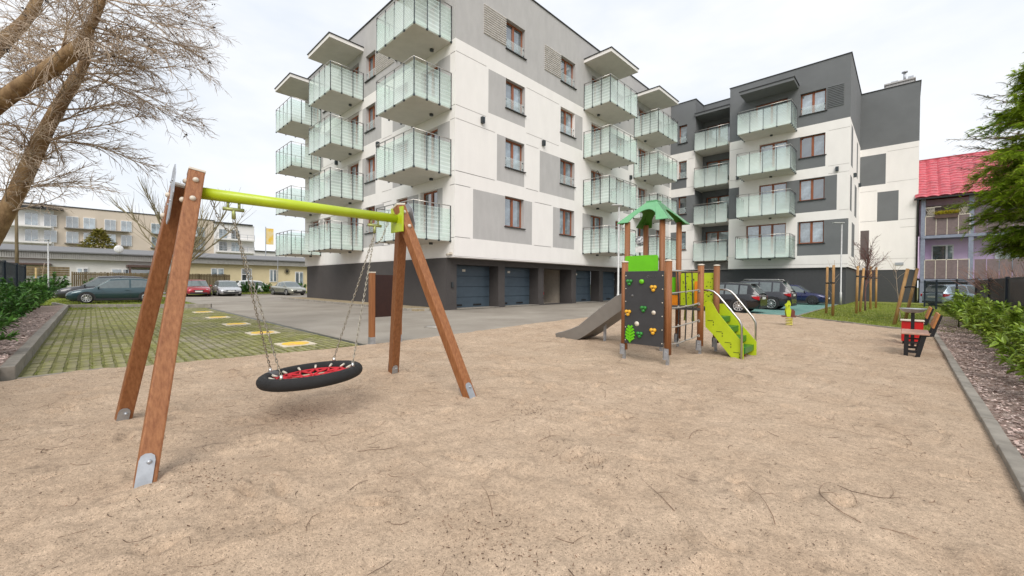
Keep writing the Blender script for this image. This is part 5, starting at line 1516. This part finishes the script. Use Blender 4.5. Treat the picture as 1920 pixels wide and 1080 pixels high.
def resample(pts, n):
    pts = [Vector(p) for p in pts]; out = []
    for k in range(n):
        t = k / (n - 1) * (len(pts) - 1); i = min(int(t), len(pts) - 2); u = t - i
        p0 = pts[max(i - 1, 0)]; p1 = pts[i]; p2 = pts[i + 1]; p3 = pts[min(i + 2, len(pts) - 1)]
        out.append(.5 * ((2 * p1) + (p2 - p0) * u + (2 * p0 - 5 * p1 + 4 * p2 - p3) * u * u + (3 * p1 - p0 - 3 * p2 + p3) * u ** 3))
    return out


random.seed(11)
bt_ = thing("bare_tree", "large leaning bare tree with thick brown limbs and fine twigs over the left fence", "tree", (2.05, -14.9, 0))
A_ = [(2.05, -14.9, -.1), (2.56, -14.14, 1.44), (3.34, -13.53, 2.85), (3.95, -13.07, 4.18), (4.43, -12.74, 4.96), (4.68, -12.51, 5.51), (4.92, -12.41, 6.06), (5.13, -12.35, 6.59), (5.31, -12.31, 7.4)]
B_ = [(2.05, -14.9, .2), (2.28, -14.96, 2.33), (3.53, -14.18, 3.85), (4.61, -13.41, 4.65), (5.3, -12.88, 5.09), (5.86, -12.46, 5.50)]
B2 = [(5.75, -12.55, 5.45), (6.0, -12.33, 6.0), (6.12, -12.23, 6.72), (6.1, -12.2, 7.6)]
C_ = [(2.28, -14.96, 2.33), (2.47, -14.5, 4.63), (2.89, -13.68, 6.08), (3.04, -13.25, 6.91), (3.06, -12.96, 8.2)]
mb = MB()
limbs = []
for pts, r in ((A_, [.20, .155, .135, .118, .10, .07, .04, .027, .018]), (B_, [.20, .17, .145, .128, .115, .10]), (B2, [.07, .055, .04, .025]), (C_, [.2, .16, .12, .09, .06])):
    q = resample(pts, 26); rr = [float(np.interp(i / 25 * (len(r) - 1), range(len(r)), r)) * (1 + random.uniform(-.06, .07)) for i in range(26)]
    mb.tube(q, rr, 12); limbs.append((q, rr))
mb.build("trunk", BARK, bt_)
tw = MB(); RGT = Vector((.719, .695, 0)); BACK = Vector((-.695, .719, 0))


def branch(p, d, L, r, lev, droop, tb):
    n = max(4, int(L / .16)) if lev == 0 else 5 if lev == 1 else 4
    pts = grow(p, d, L, n, .16 if lev == 0 else .22, droop)
    tb.tube(pts, [r * (1 - .8 * i / n) + .0012 for i in range(n + 1)], 5 if lev == 0 else 3, cap=False)
    if lev == 2: return
    k = int(L * (9 if lev == 0 else 10)) + 2
    for _ in range(k):
        t = random.uniform(.12, 1); i = min(int(t * n), n - 1); q = pts[i].lerp(pts[i + 1], t * n - i)
        dd = (pts[i + 1] - pts[i]).normalized()
        branch(q, rnd_dir(dd, .75), L * random.uniform(.28, .5) * (1.1 - .5 * t), r * .42 * (1 - .4 * t) + .0012, lev + 1, droop * .6 - .01, tb)


for limb, lo, hi, n, Ls in ((0, 8, 25, 40, (1.0, 2.1)), (1, 9, 25, 12, (.9, 1.9)), (2, 4, 25, 14, (1.2, 2.3)), (3, 8, 25, 14, (1.2, 2.4)), (0, 14, 22, 12, (1.5, 2.1)), (0, 6, 13, 16, (1.3, 2.1))):
    q, rr = limbs[limb]
    for k in range(n):
        i = random.randint(lo, hi)
        d = RGT * random.uniform(.15, 1.2) + BACK * random.uniform(-.8, .8) + Vector((0, 0, random.uniform(-.35, .5)))
        if i < 14 and limb == 0: d.z = abs(d.z) * .8 + .1
        if random.random() < .28: d = -RGT * random.uniform(.2, 1) + BACK * random.uniform(-.6, .6) + Vector((0, 0, random.uniform(-.2, .7)))
        branch(q[i], d, random.uniform(*Ls), min(.020, rr[i] * .4) * random.uniform(.45, 1), 0, -.02, tw)
tw.build("crown", TWIG, bt_)
pd = MB(); r_ = random.Random(4)
for k in range(260):
    p = r_.choice(tw.v[len(tw.v) // 6:]); s_ = r_.uniform(.008, .016)
    for j in range(r_.choice((1, 1, 2, 3))): pd.ball((p[0] + r_.uniform(-.03, .03), p[1] + r_.uniform(-.03, .03), p[2] - .012 - r_.uniform(0, .03)), s_, 6, 4)
o = pd.build("seed_pods", M("dark_seed_pod", (.035, .025, .02), .8), bt_); o["kind"] = "stuff"


def small_tree(label, x, y, h, crown_r, trunk_r, nb, mat, trunk_h, spread=.55, lev2=True, name="sapling", cat="tree", rise=.9):
    t = thing(name, label, cat, (x, y, 0))
    mb = MB(); tp = grow((x, y, -.05), (0, 0, 1), h * .75, 8, .05, .02); mb.tube(tp, [trunk_r * (1 - .7 * i / 8) for i in range(9)], 7); mb.build("trunk", mat, t)
    cb = MB()
    for k in range(nb):
        s = random.uniform(trunk_h / h, .95); i = min(int(s * 8), 7); a = random.uniform(0, 2 * PI)
        q = tp[i]; d = Vector((math.cos(a) * spread, math.sin(a) * spread, rise))
        branch(q, d, crown_r * random.uniform(.6, 1.2) * (1.2 - .4 * s), trunk_r * .45, 1, .03, cb) if lev2 else branch(q, d, crown_r * random.uniform(.6, 1.2), trunk_r * .3, 2, .02, cb)
    cb.build("crown", mat, t)
    return t


MIDT = M("olive_bark", (.17, .14, .075), .85, col2=(.28, .24, .14), scale=2, island=.2)
t = thing("bare_tree", "spreading leafless tree behind the parked cars on the left", "tree", (-33.0, -6.4, 0))
mb = MB(); tp = grow((-33, -6.4, 0), (0, 0, 1), 3.4, 5, .05, 0); mb.tube(tp, [.20, .18, .17, .15, .14, .12], 8); mb.build("trunk", MIDT, t)
cb = MB()
for k in range(17):
    a = 2 * PI * k / 17 + random.uniform(-.2, .2); d = Vector((math.cos(a), math.sin(a), random.uniform(.45, 1.5)))
    pts = grow(tp[random.randint(3, 5)], d, random.uniform(5, 8.2), 8, .10, .10); cb.tube(pts, [.08 * (1 - .85 * i / 8) + .008 for i in range(9)], 5)
    for j in range(22):
        i = random.randint(1, 7); dd = (pts[i + 1] - pts[i]).normalized()
        s = grow(pts[i], rnd_dir(dd, .6) + Vector((0, 0, .35)), random.uniform(.9, 2.6), 5, .14, .05); cb.tube(s, [.024, .02, .017, .014, .011, .008], 3, cap=False)
cb.build("crown", MIDT, t)

STK = M("sapling_stake", (.34, .17, .055), .7, col2=(.50, .30, .12), scale=3, stretch=(6, 6, .6), objvar=.2)
REDT = M("reddish_twig", (.15, .075, .065), .85, island=.2)


def stakes(t, pts, ring):
    for x, y, h, lx, ly in pts:
        mb = MB(); mb.tube([(x, y, -.05), (x + lx, y + ly, h)], [.055, .05], 9); mb.build("stake", STK, t)
    mb = MB(); rp2 = [Vector((x + lx * .75, y + ly * .75, ring)) for x, y, h, lx, ly in pts]
    for p, q in zip(rp2, rp2[1:] + rp2[:1]): mb.bar(p, q, .012, .05)
    for p in rp2: mb.tube([p + Vector((0, 0, -.03)), p + Vector((0, 0, .03))], .062, 9)
    mb.build("tie_strap", BLACKM, t)


t = small_tree("slender bare sapling between two upright stakes on the lawn beside the green bay", 13.5, 11.8, 3.5, .7, .02, 5, TWIG, 1.6, .35, False)
stakes(t, [(13.20, 12.63, 2.3, .02, .0), (13.65, 10.72, 2.3, .0, .02)], 1.5)
t = small_tree("bushy bare reddish sapling held by a group of stakes in the middle of the lawn", 14.42, 17.0, 4.6, 1.5, .045, 26, REDT, 2.2, .55)
stakes(t, [(14.25, 13.84, 2.35, .03, .05), (14.28, 15.6, 2.3, .12, .1), (14.53, 19.2, 2.5, -.02, -.05), (14.70, 20.9, 2.5, .0, -.1)], 1.85)
t = small_tree("thin bare sapling between two leaning stakes in front of the wing's plinth", 15.85, 9.3, 3.0, .9, .018, 7, TWIG, 1.2, .5, False)
stakes(t, [(15.70, 7.45, 2.0, .33, .25), (15.99, 10.59, 2.1, .33, .25)], 1.35)
t = small_tree("bare grey sapling in front of the fence at the far left", -28.6, -14.9, 3.6, .8, .03, 9, TWIG, 1.2, .4, False)

# ================================================================= evergreen shrubs with separate leaves
LAUR = leafmat("laurel_leaf", (.13, .23, .018), (.32, .42, .065), .38, .22, .45)
LAURD = leafmat("dark_laurel_leaf", (.035, .115, .02), (.11, .24, .045), .35, .15, .5)


def leaf_cloud(n, fpos, L0, L1, wf=.36, up=.5):
    v, f = [], []
    for k in range(n):
        p, out = fpos(); L = random.uniform(L0, L1)
        d = rnd_dir((out + Vector((0, 0, up))).normalized(), .75); s = d.cross(rnd_dir(Vector((0, 0, 1)), .5))
        if s.length < 1e-3: continue
        s.normalize(); nrm = s.cross(d); w = L * wf / 2; b = len(v)
        v += [tuple(p), tuple(p + d * L * .35 + s * w + nrm * w * .35), tuple(p + d * L * .75 + s * w * .7 - nrm * w * .05), tuple(p + d * L - nrm * L * .14), tuple(p + d * L * .75 - s * w * .7 - nrm * w * .05), tuple(p + d * L * .35 - s * w + nrm * w * .35), tuple(p + d * L * .5 - nrm * w * .2)]
        f += [(b, b + 1, b + 6), (b + 1, b + 2, b + 6), (b + 2, b + 3, b + 6), (b + 3, b + 4, b + 6), (b + 4, b + 5, b + 6), (b + 5, b, b + 6)]
    return v, f


def laurel(label, x, y, z0, R, H, nstem, nleaf, mat, group, L=(.10, .17)):
    t = thing("laurel_shrub", label, "shrub", (x, y, z0), 0, group)
    mb = MB(); tips = []
    for k in range(nstem):
        a = random.uniform(0, 2 * PI); rad = random.uniform(.1, 1) * R
        h = H * (random.uniform(.65, 1.0) - .35 * (rad / R) ** 2)
        pts = [Vector((x + math.cos(a) * rad * s * .9 + random.uniform(-.02, .02), y + math.sin(a) * rad * s * .9, z0 + h * s ** .85)) for s in (0, .3, .55, .8, 1)]
        mb.tube(pts, [.011, .009, .007, .005, .003], 4); tips.append(pts)
    mb.build("stems", M("green_stem", (.10, .12, .03), .7), t)

    def fp():
        pts = random.choice(tips); s = random.uniform(.12, 1) ** .75 * 3.999; i = int(s); p = pts[i].lerp(pts[i + 1], s - i)
        o = Vector((p.x - x, p.y - y, 0)); o = o.normalized() if o.length > .01 else Vector((1, 0, 0))
        return p, rnd_dir(o, .6)
    v, f = leaf_cloud(nleaf, fp, *L)
    o = fast("leaves", v, f, mat, t, smooth=False)
    return t


random.seed(21)
ORD = ["third", "fourth", "fifth", "sixth", "seventh", "eighth", "ninth", "tenth", "eleventh", "twelfth", "thirteenth", "second", "first"]
LR = [(17.35, -4.6, .48, .62), (17.35, -3.4, .50, .80), (17.55, -2.2, .55, .85), (17.5, -.9, .55, .90), (17.45, .5, .55, .95), (17.5, 1.9, .55, .92), (17.55, 3.4, .6, .95), (17.45, 5.0, .6, 1.0), (17.4, 6.7, .62, 1.15), (17.5, 8.6, .6, 1.0), (17.5, 10.5, .6, .95), (17.55, -6.0, .45, .6)]
for k, (x, y, R, H) in enumerate(LR):
    laurel(ORD[k] + " light green laurel from the camera along the right fence", x, y, .02, R * 1.25, H * 1.12, 18, 760, LAUR, "light green laurels along the right fence")
for x, y, h, lab in ((17.25, 7.3, 1.75, "tallest thin laurel shoot standing before the pale blue car"), (17.7, 6.2, 1.5, "thin laurel shoot right of the tallest one beside the fence"), (17.7, -2.6, 1.5, "thin laurel shoot rising near the right edge of the photo")):
    laurel(lab, x, y, .02, .13, h, 4, 90, LAUR, "tall laurel shoots above the right row")
ORDL = ["first", "second", "third", "fourth", "fifth", "sixth", "seventh", "eighth", "ninth", "tenth", "eleventh"]
LL = [(5.6, .55), (4.2, .6), (2.6, .8), (1.0, .85), (-.6, .9), (-2.2, .9), (-3.9, .95), (-5.6, .95), (-7.5, 1.0), (-9.3, 1.05), (-11.0, 1.0)]
for k, (x, H) in enumerate(LL):
    laurel(ORDL[len(LL) - 1 - k] + " dark glossy laurel along the left fence, counted from the grass", x, -14.05 + random.uniform(-.06, .06), .18, .95 if x < 1.5 else .8, H + .34, 24, 1250, LAURD, "dark laurels along the left fence", (.09, .16))
for k, (x, y, R, H) in enumerate(((-33.6, -14.6, 1.1, 2.0), (-33.2, -12.3, .9, 1.6), (-32.8, -17.0, 1.0, 1.7))):
    laurel(("dark green shrub behind the pale lamp post at the far left", "green shrub between the picket fence and the charcoal car", "broad green shrub under the thin wooden pole")[k], x, y, .0, R, H, 22, 1100, LAURD, None, (.16, .3))
for k, (x, y, R, H) in enumerate(((-33.4, -1.3, .7, 1.5), (-33.0, .6, .9, 1.25), (-33.6, -.3, .8, 1.35), (-33.3, 4.2, .9, 1.4))):
    laurel(("pale flowering bush right of the silver car", "low green bush in front of the white car", "small dark bush left of the white car", "green bush behind the champagne saloon")[k], x, y, .0, R, H, 20, 800, LAURD, None, (.13, .24))
# small evergreen behind the low building
YE = leafmat("yellowish_foliage", (.16, .15, .02), (.28, .24, .06), .6, .2, .4)
et = thing("evergreen_tree", "small yellowish evergreen rising behind the roof of the low building", "tree", (-54, -11.7, 0))
mb = MB(); mb.tube([(-54, -11.7, 0), (-54, -11.7, 5.5)], [.15, .06], 6)
mb.build("trunk", BARK, et)


def yf():
    z = random.uniform(3.5, 7.4); a = random.uniform(0, 2 * PI); r = (7.6 - z) * .62 * random.random() ** .5
    return Vector((-54 + r * math.cos(a), -11.7 + r * math.sin(a) * 1.15, z)), Vector((math.cos(a), math.sin(a), 0))
v, f = leaf_cloud(1500, yf, .25, .6, .4, .2); fast("crown", v, f, YE, et)

# ================================================================= conifer at the right edge: drooping flat sprays
CON = leafmat("conifer_spray", (.15, .26, .015), (.36, .48, .04), .55, .45, .5)
CONB = leafmat("conifer_old_spray", (.16, .15, .05), (.30, .25, .10), .65, .2, .4)
random.seed(31)
ct = thing("conifer_tree", "dense bright green conifer with drooping sprays at the right edge", "tree", (19.15, 7.0, 0))
mb = MB(); mb.tube([(19.15, 7.0, 0), (19.15, 7.0, 4), (19.1, 7.0, 8.6)], [.2, .16, .03], 9); mb.build("trunk", BARK, ct)
bm_ = MB(); v1, f1, v2, f2 = [], [], [], []; CP = []


def spray(v, f, p, d, L, W):
    """a flat fan of narrow leaflets hanging along d"""
    s = d.cross(Vector((0, 0, 1)))
    if s.length < .05: s = Vector((1, 0, 0))
    s = rnd_dir(s.normalized(), .45); dn = Vector((0, 0, -1))
    n = 6
    for k in range(n):
        t = (k + .5) / n
        c = p + d * (L * t) + dn * (L * .35 * t * t)
        for sg in (1, -1):
            q = c + s * (sg * W * (1 - .6 * t)) + d * (L * .26) + dn * (L * .05); e = d * (L * .075)
            b = len(v); v += [tuple(c - e), tuple(c + e), tuple(q)]; f.append((b, b + 1, b + 2))
    tip = p + d * L + dn * (L * .35); b = len(v); v += [tuple(p + s * W * .12), tuple(p - s * W * .12), tuple(tip)]; f.append((b, b + 1, b + 2))


for k in range(460):
    z = random.uniform(2.3, 8.6); env = float(np.interp(z, (2.2, 3.3, 5.0, 6.5, 7.8, 8.8), (1.15, 2.05, 1.75, 1.3, .75, .2)))
    a = random.uniform(0, 2 * PI); L = env * random.uniform(.72, 1.12) * (1.0 + .15 * math.sin(3 * a + z * 1.7))
    d0 = Vector((math.cos(a), math.sin(a), random.uniform(-.22, .5))); n = 7; L *= random.uniform(.62, .96)
    pts = [Vector((19.15, 7.0, z)) + d0 * (L * i / n) + Vector((0, 0, .16 * L * math.sin(PI * .8 * i / n) - .10 * L * (i / n) ** 2)) for i in range(n + 1)]
    CP += pts[3:]
    bm_.tube(pts, [.026 * (1 - .85 * i / n) + .003 for i in range(n + 1)], 4, cap=False)
    for j in range(64):
        t = random.uniform(.25, 1) ** .8 * n * .999; i = int(t); p = pts[i].lerp(pts[i + 1], t - i)
        dd = rnd_dir(Vector((math.cos(a + random.uniform(-1.1, 1.1)), math.sin(a + random.uniform(-1.1, 1.1)), random.uniform(-.6, .45))), .45)
        old = (i < 3 and random.random() < .4) or random.random() < .05
        spray(v2 if old else v1, f2 if old else f1, p + Vector((random.uniform(-.05, .05), random.uniform(-.05, .05), random.uniform(-.10, .06))), dd, random.uniform(.13, .27), random.uniform(.07, .12))
bm_.build("branches", BARK, ct)
v3, f3 = leaf_cloud(20000, lambda: (random.choice(CP) + Vector((random.gauss(0, .12), random.gauss(0, .12), random.gauss(0, .11))), Vector((random.uniform(-.6, .6), random.uniform(-.6, .6), 0))), .05, .13, .30, .1)
fast("inner_foliage", v3, f3, CON, ct)
fast("foliage", v1, f1, CON, ct); fast("old_foliage", v2, f2, CONB, ct)
gt = thing("conifer_tree", "sparse grey green conifer boughs reaching out above the red roof", "tree", (19.35, 9.9, 0))
mb = MB(); mb.tube([(19.35, 9.9, 0), (19.3, 9.85, 8.6)], [.2, .05], 7); mb.build("trunk", BARK, gt)
GC = leafmat("grey_green_needles", (.10, .12, .075), (.19, .20, .13), .7, .15, .4)
bm_ = MB(); v, f = [], []
for k in range(60):
    z = random.uniform(4.9, 8.2); a = random.uniform(0, 2 * PI) if k % 2 else random.uniform(PI * .75, PI * 1.5); L = random.uniform(1.3, 2.5) * min(1, (9.4 - z) / 2.2)
    pts = grow((19.35, 9.88, z), (math.cos(a), math.sin(a), .05), L, 6, .12, .04); bm_.tube(pts, [.02 * (1 - .8 * i / 6) + .002 for i in range(7)], 4, cap=False)
    for j in range(34):
        t = random.uniform(.25, 1) * 5.999; i = int(t); p = pts[i].lerp(pts[i + 1], t - i)
        spray(v, f, p, rnd_dir((pts[i + 1] - pts[i]).normalized(), .7), random.uniform(.12, .26), .035)
bm_.build("branches", BARK, gt); fast("foliage", v, f, GC, gt)

# reddish bare bush behind the right fence
RBT = M("pinkish_twig", (.26, .13, .10), .8, col2=(.40, .25, .20), scale=2, island=.25)
for k, (x, y, lab) in enumerate(((19.5, 11.2, "reddish bare twiggy bush behind the reed fence under the conifer"), (19.3, 8.6, "reddish bare bush behind the reed fence at the right edge"), (19.2, 13.4, "arching bare bush in front of the lilac house, behind the fence corner"))):
    t = thing("bare_bush", lab, "bush", (x, y, 0)); cb = MB()
    for j in range(64):
        a = random.uniform(0, 2 * PI); pts = grow((x + random.uniform(-.3, .3), y + random.uniform(-.3, .3), 0), (math.cos(a) * .55, math.sin(a) * .55, 1), random.uniform(1.7, 2.9), 7, .12, -.035)
        cb.tube(pts, [.012 * (1 - .8 * i / 7) + .002 for i in range(8)], 4, cap=False)
        for q in range(6):
            i = random.randint(2, 6); dd = (pts[i + 1] - pts[i]).normalized(); s = grow(pts[i], rnd_dir(dd, .5), random.uniform(.3, .8), 4, .15, -.02); cb.tube(s, [.005, .004, .003, .002, .0015], 3, cap=False)
    cb.build("twigs", RBT, t)
# flowering plants in the lilac house's box
YF = leafmat("yellow_flowering", (.40, .36, .03), (.55, .45, .05), .6, .2, .3)
pl = thing("box_plants", "yellow green plants growing in the upper balcony box of the lilac house", "plant", (18.2, 34.3, 7.0))
v, f = leaf_cloud(420, lambda: (Vector((random.uniform(17.62, 18.83), random.uniform(34.2, 34.42), random.uniform(7.0, 7.12))), Vector((random.uniform(-.3, .3), -.4, .6))), .14, .36, .2, .6)
fast("foliage", v, f, YF, pl)
# hoop standing on the second balcony of the garage facade
mb = MB(); mb.tube([(.95, 11.35 + .72 * math.cos(t) * .35, 8.05 + .95 * math.sin(t)) for t in [2 * PI * k / 36 for k in range(36)]], .022, 6, closed=True)
tag(mb.build("hoop", BLACKM, None), "tall dark hoop leaning on a balcony over the garages", "hoop")
